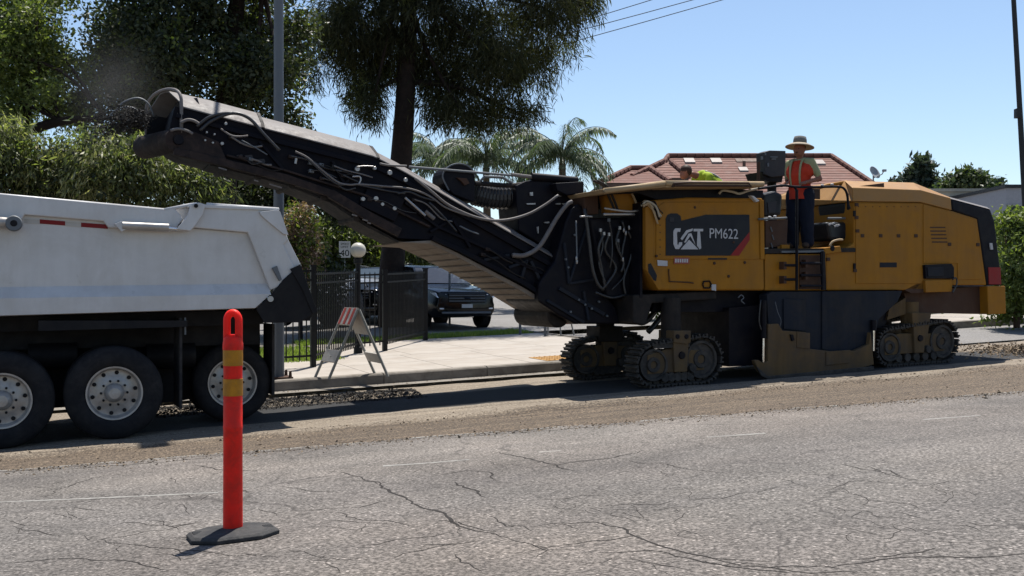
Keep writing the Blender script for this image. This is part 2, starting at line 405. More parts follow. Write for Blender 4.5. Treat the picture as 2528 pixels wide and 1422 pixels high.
asphalt('earth', (.12, .105, .085), (.17, .15, .12), (.22, .2, .16), (1, 1, .9), 12)
sheet('ground', [-900, -200, -60, 0, 60, 200, 900], [-500, -60, 0, 60, 200, 1400], lambda u, v: -1.6, 'earth')

# worn carriageway the camera stands on: a slab whose ragged saw-cut edge drops to the milled lane
def edge_v(u):
    return -2.85 - .2 * max(-12., min(14., u)) + .16 * nz(u, 0, .21, 3) + .07 * nz(u, 0, .9, 9) + .06 * nz(u, 0, 2.3, 5) + .035 * nz(u, 0, 7., 2)
us = lin(-12, 26, .06); us = [-40, -30, -20] + us + [30, 36, 45, 60]
V = []; Fs = []; rows = [-45, -20, -12, -9]; near = [-2.2, -1.6, -1.1, -.7, -.4, -.2]
for u in us:
    e = edge_v(u)
    for v in rows + [e + k for k in near]: V.append((u, v, road_z(u, v)))
    V.append((u, e - .05, road_z(u, e - .05))); V.append((u, e, road_z(u, e) - .006)); V.append((u, e + .015 + .01 * nz(u, 1, 14), road_z(u, e) - .075))
nv = len(rows) + len(near) + 3
for i in range(len(us) - 1):
    for j in range(nv - 1): Fs.append((i * nv + j, (i + 1) * nv + j, (i + 1) * nv + j + 1, i * nv + j + 1))
road = make('road', V, Fs, 'asphalt_old', smooth=False, fix=False); road['kind'] = 'structure'; road_obj(road)

# milled lane between the ragged edge and the gutter
def mill_z(u, v):
    z = road_z(u, v) - .05
    z += .012 * nz(u, v, 1.3, 4) + .006 * nz(u, v * 3, 3.0, 8)
    z += .08 * math.exp(-((v + 1.1 + .1 * nz(u, 0, .4)) / .14) ** 2) * (.6 + .6 * nz(u, 0, .7, 6))      # low ridge of fines
    z += .03 * math.exp(-((v - .15) / .12) ** 2) * (.5 + nz(u, 0, 1.1, 12))
    return z
vs_ = lin(-6.4, -2.2, .15) + lin(-2.1, .6, .06) + lin(.7, 3.2, .2)
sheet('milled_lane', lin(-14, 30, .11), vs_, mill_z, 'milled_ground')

# gutter pan, kerb, pavement, lawn, side street
sheet('gutter', lin(-14, 9.2, .5), [3.18, 3.4, 3.62], lambda u, v: road_z(u, 0) - .008 + .02 * (3.62 - v), 'kerb_concrete')
def kerb_path():
    pts = [(u, 3.6) for u in lin(-14, 7.9, 1.825)]
    for a in range(1, 9): t = rad(90 * a / 8); pts.append((7.9 + 2.6 * math.sin(t), 3.6 + 2.6 * (1 - math.cos(t))))
    pts += [(10.5, v) for v in lin(7.6, 11.4, 1.9)]
    return pts
kp = kerb_path()
_r = []
for i, p in enumerate(kp):
    a, b = Vector(kp[max(i - 1, 0)]), Vector(kp[min(i + 1, len(kp) - 1)]); d = (b - a).normalized(); n_ = Vector((-d.y, d.x))
    zt = walk_z(p[0], 3.75) + .02 * (p[1] - 3.6); zb = road_z(p[0], 0) - .2
    _r.append([(p[0] + n_.x * o, p[1] + n_.y * o, z) for o, z in ((.02, zb), (.02, zt - .03), (.14, zt - .02), (.14, zb))])
_m = MB().loft(_r); kerb = make('kerb', _m.v, _m.f, 'kerb_concrete')
kerb['kind'] = 'structure'; road_obj(kerb)
for i in range(len(kp) - 1):
    a, b = Vector(kp[i]), Vector(kp[i + 1]); d = (b - a).normalized(); n_ = Vector((-d.y, d.x)); a2, b2 = a + d * .008, b - d * .008
    rings = []
    for p in (a2, b2):
        zt = walk_z(p.x, 3.75); zb = road_z(p.x, 0) - .12
        prof = [(0, zb), (0, zt - .135), (.012, zt - .03), (.03, zt - .006), (.06, zt + .002), (.16, zt + .004), (.16, zb)]
        rings.append([(p.x + n_.x * o, p.y + n_.y * o, z + .02 * (max(p.y, 3.6) - 3.6)) for o, z in prof])
    mb = MB().loft(rings); make('kerb_stone', mb.v, mb.f, 'kerb_concrete', kerb, bevel=.006)

SWP = [(-14, 3.75), (7.9, 3.75)] + [(7.9 + 2.46 * math.sin(rad(a)), 3.75 + 2.46 * (1 - math.cos(rad(a)))) for a in range(15, 91, 15)] + [(10.35, 10.2), (4.6, 10.2), (4.2, 6.6), (-14, 6.6)]
sw = make('pavement', [(u, v, walk_z(u, v) - .010) for u, v in SWP], [tuple(range(len(SWP)))], 'kerb_concrete', fix=False); sw['kind'] = 'structure'; road_obj(sw)
# poured slabs with open joints
def slab_mesh(du, dv):
    q = [(g, h) for g in (.006, du - .006) for h in (.006, dv - .006)]
    z = lambda u, v: .0325 * u + .02 * v
    vt = [(u, v, z(u, v)) for u, v in q] + [(u, v, z(u, v) - .05) for u, v in q]
    return make('slab', vt, [(0, 2, 3, 1), (0, 1, 5, 4), (1, 3, 7, 5), (3, 2, 6, 7), (2, 0, 4, 6)], 'concrete', sw)
first = {}
def slab(u, v, du, dv):
    k = (du, dv)
    if k not in first: o = first[k] = slab_mesh(du, dv)
    else: o = first[k].copy(); COL.objects.link(o)
    o.location = (u, v, walk_z(u, v) + .001 * random.random())
for v, dv in ((3.765, 1.4), (5.17, 1.4)):
    u = -12.0
    while u < 7.6: slab(u, v, 1.46, dv); u += 1.46
for v in (6.575, 7.975): 
    for u in (4.3, 5.76, 7.22, 8.68): slab(u, v, 1.46, 1.4)
for u in (4.7, 6.1, 7.5, 8.9): slab(u, 9.38, 1.4, .8)
slab(7.7 + .38, 5.17, 1.46, 1.4)
tp = MB(); tp.box((0, 0, 0), (1.0, .75, .006))
for i in range(9):
    for j in range(7): tp.lathe((.08 + i * .105, .07 + j * .1, .005), (0, 0, 1), [(0, .025), (.012, .018)], 6)
vt = [(x, y, z + .0325 * x + .02 * y) for x, y, z in tp.v]
tac = make('tactile_plate', vt, tp.f, 'tactile_yellow', sw); tac.location = (7.3, 3.78, walk_z(7.3, 3.78) + .004)

lawn_z = lambda u, v: walk_z(u, v) - .02
sheet('lawn', lin(-14, 4.4, .6), lin(6.4, 14, .6), lawn_z, 'earth')
sheet('lawn_strip', lin(4.4, 10.3, .6), lin(10.15, 11.4, .4), lawn_z, 'earth')
sheet('parking_lot', lin(-40, 70, 5), [11.4, 14, 18, 25, 40, 70, 120], lambda u, v: walk_z(u, v) - .06 - .004 * max(0, v - 25), 'asphalt_far')
sheet('side_street', lin(10.6, 70, 4), [3.3, 5, 8, 11.39], lambda u, v: road_z(u, 0) - .02 + .02 * (v - 3.6), 'asphalt_far')
# verge of the far corner, right of the machine
def blk_z(u, v): return road_z(u, 0) + .16 + .02 * (v - 3.6)
sheet('far_pavement', lin(19, 70, 4), [6.6, 7.6, 9], blk_z, 'concrete')
fk = MB().loft([[(u, 6.45, road_z(u, 0) - .05), (u, 6.46, blk_z(u, 6.5) - .01), (u, 6.49, blk_z(u, 6.5) + .004), (u, 6.62, blk_z(u, 6.5) + .006), (u, 6.62, road_z(u, 0) - .05)] for u in lin(18.9, 60, 4)])
o = make('far_kerb', fk.v, fk.f, 'kerb_concrete'); o['kind'] = 'structure'; road_obj(o)

def grass(name, n, box, h, excl=None):
    u0, u1, v0, v1 = box
    U = RNG.uniform(u0, u1, n); Vv = RNG.uniform(v0, v1, n)
    vs, fs = [], []
    for i in range(n):
        u, v = U[i], Vv[i]; z = lawn_z(u, v); a = random.uniform(0, 6.28); w = .012; hh = h * random.uniform(.5, 1.2)
        dx, dy = math.cos(a) * w, math.sin(a) * w; lx, ly = random.gauss(0, .03), random.gauss(0, .03)
        k = len(vs); vs += [(u - dx, v - dy, z), (u + dx, v + dy, z), (u + lx, v + ly, z + hh)]; fs.append((k, k + 1, k + 2))
    o = make(name, vs, fs, 'grass', fix=False); tag(o, kind='stuff'); return road_obj(o)
tag(grass('grass', 22000, (-4, 4.4, 6.4, 10), .09), 'sunlit mown grass behind the iron fence', 'grass')
tag(grass('grass_strip', 6000, (4.5, 10.2, 10.2, 11.35), .1), 'narrow strip of grass between pavement and car park', 'grass')

# loose millings
def chunks(name, spots, m, smin, smax, label):
    vs, fs = [], []
    for (u, v, z) in spots:
        s = random.uniform(smin, smax) * (1 if random.random() > .08 else 1.8); k = len(vs)
        ax = [Vector((random.gauss(0, 1), random.gauss(0, 1), random.gauss(0, 1))).normalized() * s * random.uniform(.6, 1.2) for _ in range(5)]
        vs += [(u + a.x, v + a.y, z + a.z * .7 + s * .35) for a in ax]
        fs += [(k, k + 1, k + 2), (k, k + 2, k + 3), (k, k + 3, k + 1), (k + 4, k + 2, k + 1), (k + 4, k + 3, k + 2), (k + 4, k + 1, k + 3)]
    o = make(name, vs, fs, m, fix=False); tag(o, label, 'gravel', kind='stuff'); return road_obj(o)
sp = []
for _ in range(9000):
    u = random.uniform(.6, 4.3); v = random.gauss(2.25, .33)
    if not 1.7 < v < 3.1: continue
    sp.append((u, v, mill_z(u, v) + .05 * math.exp(-((v - 2.3) / .35) ** 2)))
chunks('loose_millings', sp, 'millings_dark', .007, .024, 'dark crushed asphalt spilled beside the kerb behind the truck')
sp = []
for _ in range(12000):
    u = random.uniform(-6, 20); v = random.choice((random.gauss(-1.25, .18), random.uniform(edge_v(u) + .05, .3), edge_v(u) + abs(random.gauss(0, .12)) + .03))
    sp.append((u, v, mill_z(u, v) - .004))
for _ in range(2500):
    u = random.uniform(-4, 9); v = 3.55 - abs(random.gauss(0, .22)); sp.append((u, v, road_z(u, 0) - .012))
for _ in range(5000):
    u = random.uniform(-3, 14); v = edge_v(u) - abs(random.gauss(0, .22)); sp.append((u, v, road_z(u, v) - .002))
chunks('tan_grit', sp, 'millings_tan', .005, .014, 'tan grit scattered along the milled lane')
sp = []
for _ in range(4200):
    u = random.gauss(16.9, .9); v = random.gauss(.9, .9)
    sp.append((u, v, mill_z(u, v) + .10 * math.exp(-((u - 16.6) / .6) ** 2 - ((v - .7) / .8) ** 2)))
chunks('rubble_heap', sp, 'millings_tan', .012, .04, 'broken asphalt rubble heaped behind the milling machine')

# cracks and worn paint: thin sheets lying 4 mm over the road
def ribbon(name, pix, wid, m, jit=.02, dz=.0012, fn=road_z, parent=None, taper=True, step=.05):
    pts = [Vector(G(x, y, fn)[:2]) for x, y in pix]; P = []
    for a, b in zip(pts, pts[1:]):
        k = max(2, int((b - a).length / step))
        P += [a.lerp(b, i / k) for i in range(k)]
    P.append(pts[-1]); vs, fs = [], []; sd_ = random.random() * 90
    for i, p in enumerate(P):
        t = (P[min(i + 1, len(P) - 1)] - P[max(i - 1, 0)]).normalized(); n_ = Vector((-t.y, t.x))
        q = p + n_ * jit * (nz(i * .35, 0, 1, sd_) + .6 * nz(i * 1.1, 0, 1, sd_ + 4))
        w = wid * (.55 + .9 * abs(nz(i * .3, 5, 1, sd_))) if jit else wid
        if taper: w *= min(1, .25 + 4 * i / len(P), .25 + 4 * (len(P) - 1 - i) / len(P))
        for s_ in (-1, 1):
            c = q + n_ * w * s_ * .5; vs.append((c.x, c.y, fn(c.x, c.y) + dz))
        if i: fs.append((2 * i - 2, 2 * i - 1, 2 * i + 1, 2 * i))
    return make(name, vs, fs, m, parent, fix=False)
CR = [([(870, 1185), (930, 1190), (965, 1215), (990, 1225), (1030, 1250), (1090, 1268), (1130, 1300), (1200, 1315), (1262, 1329)], .020),
      ([(1310, 1300), (1390, 1292), (1470, 1290), (1530, 1305), (1590, 1335), (1640, 1355), (1690, 1365), (1760, 1380), (1900, 1386)], .017),
      ([(1120, 1190), (1160, 1205), (1195, 1228)], .020), ([(1075, 1175), (1150, 1162), (1205, 1165), (1220, 1185)], .014),
      ([(1215, 1115), (1290, 1130), (1370, 1148), (1420, 1165)], .022), ([(1330, 1155), (1440, 1138), (1520, 1130), (1590, 1112)], .020),
      ([(480, 1148), (540, 1160), (640, 1163)], .018), ([(0, 1394), (150, 1378), (300, 1386), (420, 1408)], .012),
      ([(1480, 1366), (1600, 1360), (1700, 1375), (1800, 1400), (1950, 1418)], .013), ([(2050, 1402), (2200, 1380), (2400, 1376), (2527, 1366)], .012),
      ([(1040, 1345), (1120, 1346), (1190, 1334)], .012), ([(1700, 1365), (1830, 1398), (2000, 1412), (2150, 1416)], .010),
      ([(840, 1165), (905, 1184), (935, 1196)], .014), ([(1265, 1332), (1310, 1345), (1360, 1362)], .010), ([(1120, 1370), (1150, 1395), (1190, 1412)], .010),
      ([(60, 1215), (150, 1208), (230, 1180), (300, 1170)], .014), ([(300, 1290), (420, 1300), (500, 1288)], .010), ([(700, 1200), (780, 1215), (860, 1210)], .010),
      ([(690, 1132), (760, 1130), (840, 1124)], .012), 
      ([(20, 1300), (130, 1322), (220, 1318)], .009)]
for _ in range(16):
    x, y = random.uniform(0, 560), random.uniform(1185, 1300); L = random.uniform(30, 110)
    CR.append(([(x, y), (x + L * .5, y + random.uniform(-12, 12)), (x + L, y + random.uniform(-18, 18))], .007))
for _ in range(22):
    x, y = random.uniform(560, 2400), random.uniform(1110, 1400); L = random.uniform(25, 120)
    CR.append(([(x, y), (x + L * .5, y + random.uniform(-10, 14)), (x + L, y + random.uniform(-16, 16))], .005))
for _ in range(46):                          # long wandering cracks with side branches
    x, y = random.uniform(-20, 2450), random.uniform(1120, 1400); L = random.uniform(90, 260); d = random.choice((-1, 1)) * random.uniform(.04, .26); pts = [(x, y)]
    for k in range(5): pts.append((pts[-1][0] + L / 5, min(1420, max(1112 if x < 1500 else 1060, pts[-1][1] + d * L / 5 + random.uniform(-9, 9)))))
    CR.append((pts, random.choice((.004, .006, .009))))
    if random.random() < .5: p_ = pts[2]; CR.append(([p_, (p_[0] + random.uniform(-30, 50), p_[1] + random.uniform(8, 24)), (p_[0] + random.uniform(-40, 80), min(1420, p_[1] + random.uniform(20, 40)))], .004))
for c, w in CR: ribbon('crack', c, w, 'crack_fill', .03, parent=road)
for c, w, m in (([(-60, 1243), (200, 1232), (540, 1216)], .05, 'paint_faint'), ([(945, 1151), (1050, 1144), (1158, 1135)], .07, 'paint_faint'),
                ([(1330, 1117), (1384, 1113)], .08, 'paint_worn'), ([(1745, 1080), (1890, 1070)], .07, 'paint_faint'), ([(2280, 1036), (2420, 1026)], .07, 'paint_faint')):
    ribbon('lane_marking', c, w, m, .004, .0015, parent=road, taper=False)
# pale paint left along the ragged edge
for u0, u1 in ((-1.3, -.2), (.05, .5), (.6, 1.5), (1.62, 1.9), (2.3, 3.1), (3.3, 3.9), (4.4, 5.2), (6.1, 6.6), (8, 8.8), (10.2, 11)):
    vs, fs = [], []
    for i, u in enumerate(lin(u0, u1, .06)):
        e = edge_v(u); a = e - .055 - .05 * nz(u, 3, 7) - .02 * nz(u, 1, 22); b = e - .018 - .014 * nz(u, 8, 13)
        if a > b - .006: a = b - .006
        vs += [(u, a, road_z(u, a) + .0015), (u, b, road_z(u, b) + .0015)]
        if i: fs.append((2 * i - 2, 2 * i, 2 * i + 1, 2 * i - 1))
    make('edge_line', vs, fs, 'paint_faint', road, fix=False)

# broken line where the old surface is cracking away behind the ragged edge
for u0, u1, off in ((-1.2, -.2, .16), (.3, 1.7, .2), (1.9, 3.6, .13), (3.9, 5.4, .17), (5.6, 7.2, .12), (7.6, 9.4, .16), (-.6, .6, .34), (2.6, 3.9, .3)):
    vs, fs = [], []
    for i, u in enumerate(lin(u0, u1, .04)):
        c_ = edge_v(u) - off - .05 * nz(u, 2, 2.2, off * 40) - .02 * nz(u, 6, 9, off * 9); w_ = .012 * (.3 + 1.2 * abs(nz(u, 4, 3, off * 30))) * min(1, .2 + 6 * min(u - u0, u1 - u))
        vs += [(u, c_ - w_, road_z(u, c_) + .0012), (u, c_ + w_, road_z(u, c_) + .0012)]
        if i: fs.append((2 * i - 2, 2 * i, 2 * i + 1, 2 * i - 1))
    make('crack', vs, fs, 'crack_fill', road, fix=False)
# ================================================================== TIPPER TRUCK
tz = road_z(0, 0) - .05
T = Thing('dump_truck', (-1.2, 1.25, tz), label='white dump truck with high tub body and black chassis, cut off at left', cat='truck')
def q4(mb, *p): mb.add(p, [tuple(range(len(p)))])
VF = 2.5                                  # far side of the tub
# outline of the tub side, as seen on plane v
top = [(-700, 418), (0, 480), (405, 517), (470, 504), (520, 503), (684, 515)]
# side skin, recessed between the rails
b = MB(); b.prism(PL(.07, [(-700, 470), (40, 525), (250, 545), (440, 562), (610, 575), (664, 708), (0, 716), (-700, 722)]), .07, .12)
body = T.part('side_panel', b, 'truck_white')
b = MB(); b.prism(PL(.0, [(-700, 418), (0, 480), (405, 517), (430, 512), (452, 540), (432, 570), (415, 572), (268, 562), (255, 546), (60, 530), (52, 545), (-700, 478)]), .0, .11)
T.part('top_rail', b, 'truck_white', bevel=.012)
b = MB(); b.prism(PL(.0, [(432, 571), (455, 540), (478, 512), (520, 511), (684, 519), (712, 592), (700, 604), (742, 690), (668, 716), (612, 574), (480, 562), (460, 572)]), .0, .10)
T.part('rear_frame', b, 'truck_white', bevel=.012)
b = MB(); b.prism(PL(-.015, [(462, 511), (474, 503), (690, 514), (690, 520), (478, 513)]), -.02, .1); T.part('rear_cap_rail', b, 'truck_white', bevel=.006)
b = MB(); b.prism(PL(.085, [(395, 522), (520, 507), (640, 512), (640, 585), (395, 585)]), .085, .115); T.part('panel_backing', b, 'truck_white')
# ledge that faces the sky, then the lip
b = MB()
l0 = [UVZ(x, y, .07) for x, y in ((-700, 718), (664, 700))]; l1 = [UVZ(x, y, -.02) for x, y in ((-700, 748), (668, 726))]
l2 = [UVZ(x, y, -.02) for x, y in ((-700, 800), (630, 760))]; l3 = [UVZ(x, y, .10) for x, y in ((-700, 802), (630, 762))]
b.add([l0[0], l0[1], l1[1], l1[0]], [(0, 1, 2, 3)]); b.add([l1[0], l1[1], l2[1], l2[0]], [(0, 1, 2, 3)]); b.add([l2[0], l2[1], l3[1], l3[0]], [(0, 1, 2, 3)])
T.part('lower_rail', b, 'truck_white')
# tub: floor, far wall, front wall, tailgate
uF = UZ(-700, 500, 0)[0]; uR = UZ(690, 600, 0)[0]; zb0 = UZ(-700, 790, 0)[1]; zb1 = UZ(600, 760, 0)[1]
ztF = UZ(-700, 420, 0)[1]; ztR = UZ(600, 512, 0)[1]
b = MB(); b.prism([(uF, zb0), (uR, zb1), (uR, zb1 + .06), (uF, zb0 + .06)], .12, VF); T.part('tub_floor', b, 'truck_white')
b = MB(); b.prism([(uF, zb0), (uR, zb1), (uR - .05, ztR), (uF, ztF)], VF - .06, VF); T.part('far_wall', b, 'truck_white')
b = MB(); b.box((uF - .06, .0, zb0), (uF, VF, ztF + .1)); T.part('front_wall', b, 'truck_white')
b = MB(); b.prism(PL(.02, [(690, 522), (712, 592), (744, 655), (750, 690), (735, 690), (700, 610), (684, 540)]), .02, VF); T.part('tailgate', b, 'truck_white', bevel=.01)
b = MB(); b.prism(PL(-.03, [(640, 523), (684, 518), (692, 523), (712, 580), (700, 578), (668, 552), (645, 532)]), -.035, .0); T.part('gate_gusset', b, 'truck_white', bevel=.004)
# load of millings
b = MB(); g = []
for i in range(13):
    u = uF + .1 + (uR - uF - .5) * i / 12; g.append([(u, .13 + (VF - .2) * j / 8, zb0 + .75 + .2 * math.sin(math.pi * j / 8) + .08 * nz(u, j, 1.1)) for j in range(9)])
for i in range(12):
    for j in range(8): b.add([g[i][j], g[i + 1][j], g[i + 1][j + 1], g[i][j + 1]], [(0, 1, 2, 3)])
load = T.part('side_bracket', MB().box((uF + .5, .1, zb0 + .3), (uF + .6, .12, zb0 + .5)), 'truck_white')
b2 = [tuple(W(*p)) for p in b.v]; lo = make('asphalt_millings', b2, b.f, 'millings_dark', smooth=True); tag(lo, 'dark load of asphalt millings inside the white truck bed', 'asphalt', kind='stuff')
# black spreader apron under the gate
b = MB(); b.prism(PL(-.02, [(632, 762), (664, 735), (700, 690), (742, 652), (772, 742), (782, 770), (742, 796), (652, 797)]), -.02, .03)
b.prism(PL(-.03, [(716, 664), (742, 652), (774, 742), (784, 770), (772, 776), (745, 712)]), -.035, -.02)
ap = T.part('tail_apron', b, 'truck_black', bevel=.006)
b = MB(); b.cyl(UVZ(668, 738, -.06), UVZ(668, 738, 0), .035, n=12); T.part('gate_pivot', b, 'bolt_steel', ap)
b = MB(); b.prism(PL(.05, [(672, 740), (775, 760), (765, 792), (670, 792)]), .05, 2.45); T.part('apron_floor', b, 'truck_black')
b = MB(); b.prism(PL(-.04, [(672, 662), (684, 656), (696, 690), (690, 694)]), -.045, 0); T.part('gate_latch', b, 'galvanised', bevel=.003)
# tape
for x0, x1, y0, m in ((60, 98, 540, 'tape_white'), (98, 161, 541.5, 'tape_red'), (161, 200, 547, 'tape_white'), (200, 266, 549.5, 'tape_red')):
    b = MB(); b.prism(PL(.066, [(x0, y0), (x1, y0 + (x1 - x0) * .075), (x1, y0 + (x1 - x0) * .075 + 10.5), (x0, y0 + 10.5)]), .063, .07); T.part('reflective_tape', b, m)
# gate cylinder and linkage
b = MB(); b.cyl(UVZ(302, 557, -.05), UVZ(416, 562, -.05), .045, n=20); cy = T.part('gate_cylinder', b, 'aluminium', smooth='auto', label='bright metal gate cylinder')
b = MB(); b.cyl(UVZ(414, 563, -.05), UVZ(440, 566, -.05), .018); T.part('piston_rod', b, 'chrome', cy, smooth='auto')
b = MB(); b.prism(PL(-.05, [(282, 553), (300, 546), (312, 552), (312, 566), (300, 572)]), -.07, -.02); T.part('cylinder_mount', b, 'truck_white', cy, bevel=.004)
b = MB(); b.prism(PL(-.06, [(434, 566), (462, 536), (470, 505), (490, 500), (507, 505), (500, 530), (482, 556), (470, 570)]), -.075, -.03); lk = T.part('linkage_arm', b, 'truck_white', bevel=.006)
b = MB(); b.cyl(UVZ(484, 508, -.10), UVZ(484, 508, -.02), .024, n=14); T.part('linkage_pin', b, 'truck_black', lk)
b = MB(); b.tube([UVZ(471, 515, -.03), UVZ(470, 530, -.03), UVZ(455, 548, -.03), UVZ(440, 556, -.03)], .006, 6, 5); T.part('gate_cable', b, 'truck_black')
for pts in ([(-700, 418), (0, 480), (405, 517)], [(405, 517), (470, 504), (486, 502)], [(510, 503), (688, 515)]):
    b = MB().tube([UVZ(x, y + 2, .02) for x, y in pts], .022, 8); T.part('rail_edge', b, 'truck_white', smooth=True)
# tarp roller
b = MB(); b.cyl(UVZ(-120, 540, -.05), UVZ(30, 551, -.05), .06, n=18); tr = T.part('tarp_roller', b, 'aluminium', smooth='auto')
b = MB(); b.lathe(UVZ(34, 551, -.12), (0, 1, 0), [(0, .05), (0, .075), (.02, .085), (.06, .085), (.08, .07)], 24); T.part('roller_motor', b, 'galvanised', tr, smooth='auto')
b = MB(); b.lathe(UVZ(34, 551, -.13), (0, 1, 0), [(0, .03), (.02, .04)], 16); T.part('motor_hub', b, 'truck_black', tr, smooth='auto')
# chassis
b = MB()
for v in (.85, 1.6): b.prism(PL(.85, [(-700, 808), (640, 780), (640, 850), (-700, 880)]), v, v + .1)
b.prism(PL(.55, [(-700, 800), (650, 765), (650, 800), (-700, 840)]), .55, 1.95)
T.part('chassis_frame', b, 'truck_black')
b = MB(); b.prism(PL(1.2, [(-700, 800), (640, 790), (640, 900), (560, 965), (440, 990), (300, 1000), (-700, 1030)]), 1.15, 1.35); T.part('underbody_fill', b, 'truck_black')  # solid block added to keep daylight from showing under the tub
b = MB(); b.prism(PL(1.9, [(-700, 800), (640, 790), (640, 930), (-700, 985)]), 1.88, 1.92); T.part('far_fill', b, 'truck_black')  # dark sheet added to close off daylight on the far side
for x in (130, 420): b = MB().cyl(UVZ(x - 60, 880, .9), UVZ(x + 60, 876, .9), .16, n=18); T.part('air_tank', b, 'truck_black', smooth='auto')
b = MB(); b.prism(PL(.30, [(95, 790), (455, 790), (455, 805), (95, 815)]), .02, .5); T.part('mudguard', b, 'truck_black')
for x0, x1, y0, y1, v in ((418, 450, 785, 1008, .1), (655, 678, 800, 975, .7)):
    b = MB(); b.prism(PL(v, [(x0, y0), (x1, y0), (x1 + 2, y1), (x0 - 4, y1)]), v, v + .55 if v < .5 else v + .02)
    b = MB(); p0 = UZ(x1, y0, v); p1 = UZ(x1, y1, v)
    b.box((p1[0] - .03, v, p1[1]), (p1[0], v + .56, p0[1])); T.part('mudflap', b, 'rubber')
b = MB(); b.box((UZ(455, 784, .1)[0], .08, UZ(455, 826, .1)[1]), (UZ(459, 784, .1)[0], .12, UZ(459, 784, .1)[1])); T.part('flap_hanger', b, 'galvanised')

def wheel(px, py, R, rim, v0, dual, parts=True):
    u, z = UZ(px, py, v0); z = road_z(u, 0) - .05 + R
    w = .28
    for k, vv in enumerate((v0, v0 + .34) if dual else (v0,)):
        b = MB(); b.lathe((u, vv, z), (0, 1, 0), [(.035, rim * .98), (.01, rim * 1.06), (0, rim * 1.22), (.004, R * .84), (.03, R * .95), (.055, R * .985), (.1, R), (.18, R), (.225, R * .985), (.25, R * .95), (.276, R * .84), (.28, rim * 1.22), (.25, rim * .98)], 48)
        b.f = [f for f in b.f if len(f) == 4]
        ty = T.part('wheel' if k == 0 else 'inner_tyre', b, 'tyre_rubber', smooth='auto')
        if k == 0: main = ty
    b = MB(); b.lathe((u, v0, z), (0, 1, 0), [(.035, rim * .99), (.012, rim * 1.0), (.014, rim * .94), (.05, rim * .88), (.10, rim * .86), (.105, rim * .66), (.085, rim * .55), (.085, rim * .36), (.03, rim * .34), (.0, rim * .30), (-.03, rim * .2), (-.035, 0)], 48)
    b.f = [f for f in b.f if len(f) == 4]
    r = T.part('rim', b, 'aluminium', main, smooth='auto')
    for k in range(10):
        a = 2 * math.pi * (k + .3) / 10
        T.part('hand_hole', MB().lathe((u + math.cos(a) * rim * .76, v0 + .088, z + math.sin(a) * rim * .76), (0, 1, 0), [(0, rim * .075), (.012, rim * .075)], 12), 'truck_black', main)
        a = 2 * math.pi * k / 10
        T.part('wheel_nut', MB().cyl((u + math.cos(a) * rim * .46, v0 + .05, z + math.sin(a) * rim * .46), (u + math.cos(a) * rim * .46, v0 + .09, z + math.sin(a) * rim * .46), .014, n=6), 'truck_black', main)
    b = MB(); b.cyl((u, v0 + .1, z), (u, 1.3, z), .09); T.part('axle', b, 'truck_black')
    # mirrored far wheel
    b = MB(); b.lathe((u, 2.5 - v0 - (.62 if dual else .28), z), (0, 1, 0), [(0, rim), (0, R * .9), (.04, R), (.58 if dual else .24, R), (.62 if dual else .28, R * .9), (.62 if dual else .28, rim)], 32)
    T.part('far_wheel', b, 'tyre_rubber', smooth='auto')
wheel(283, 960, .525, .30, .0, True)
wheel(4, 982, .525, .30, .0, True)
wheel(575, 925, .485, .30, .72, False)
b = MB(); b.box((UZ(-500, 830, .3)[0], .25, tz + .45), (UZ(-260, 830, .3)[0], .8, tz + 1.0)); T.part('fuel_tank', b, 'aluminium', bevel=.06, seg=4)
# ================================================================== MILLING MACHINE
M = Thing('milling_machine', (10.0, 1.7, mill_z(10, 1.7)), label='large yellow and black asphalt milling machine with raised conveyor boom', cat='milling machine')
NV, FV = .66, 2.75
P = M.part
def PR(v0, v1, pts, vp=None): return MB().prism(PL(v0 if vp is None else vp, pts), v0, v1)
def disc(px, py, v, r, t, n=20): return MB().lathe(UVZ(px, py, v), (0, 1, 0), [(0, r * .86), (.004, r), (t, r)], n)
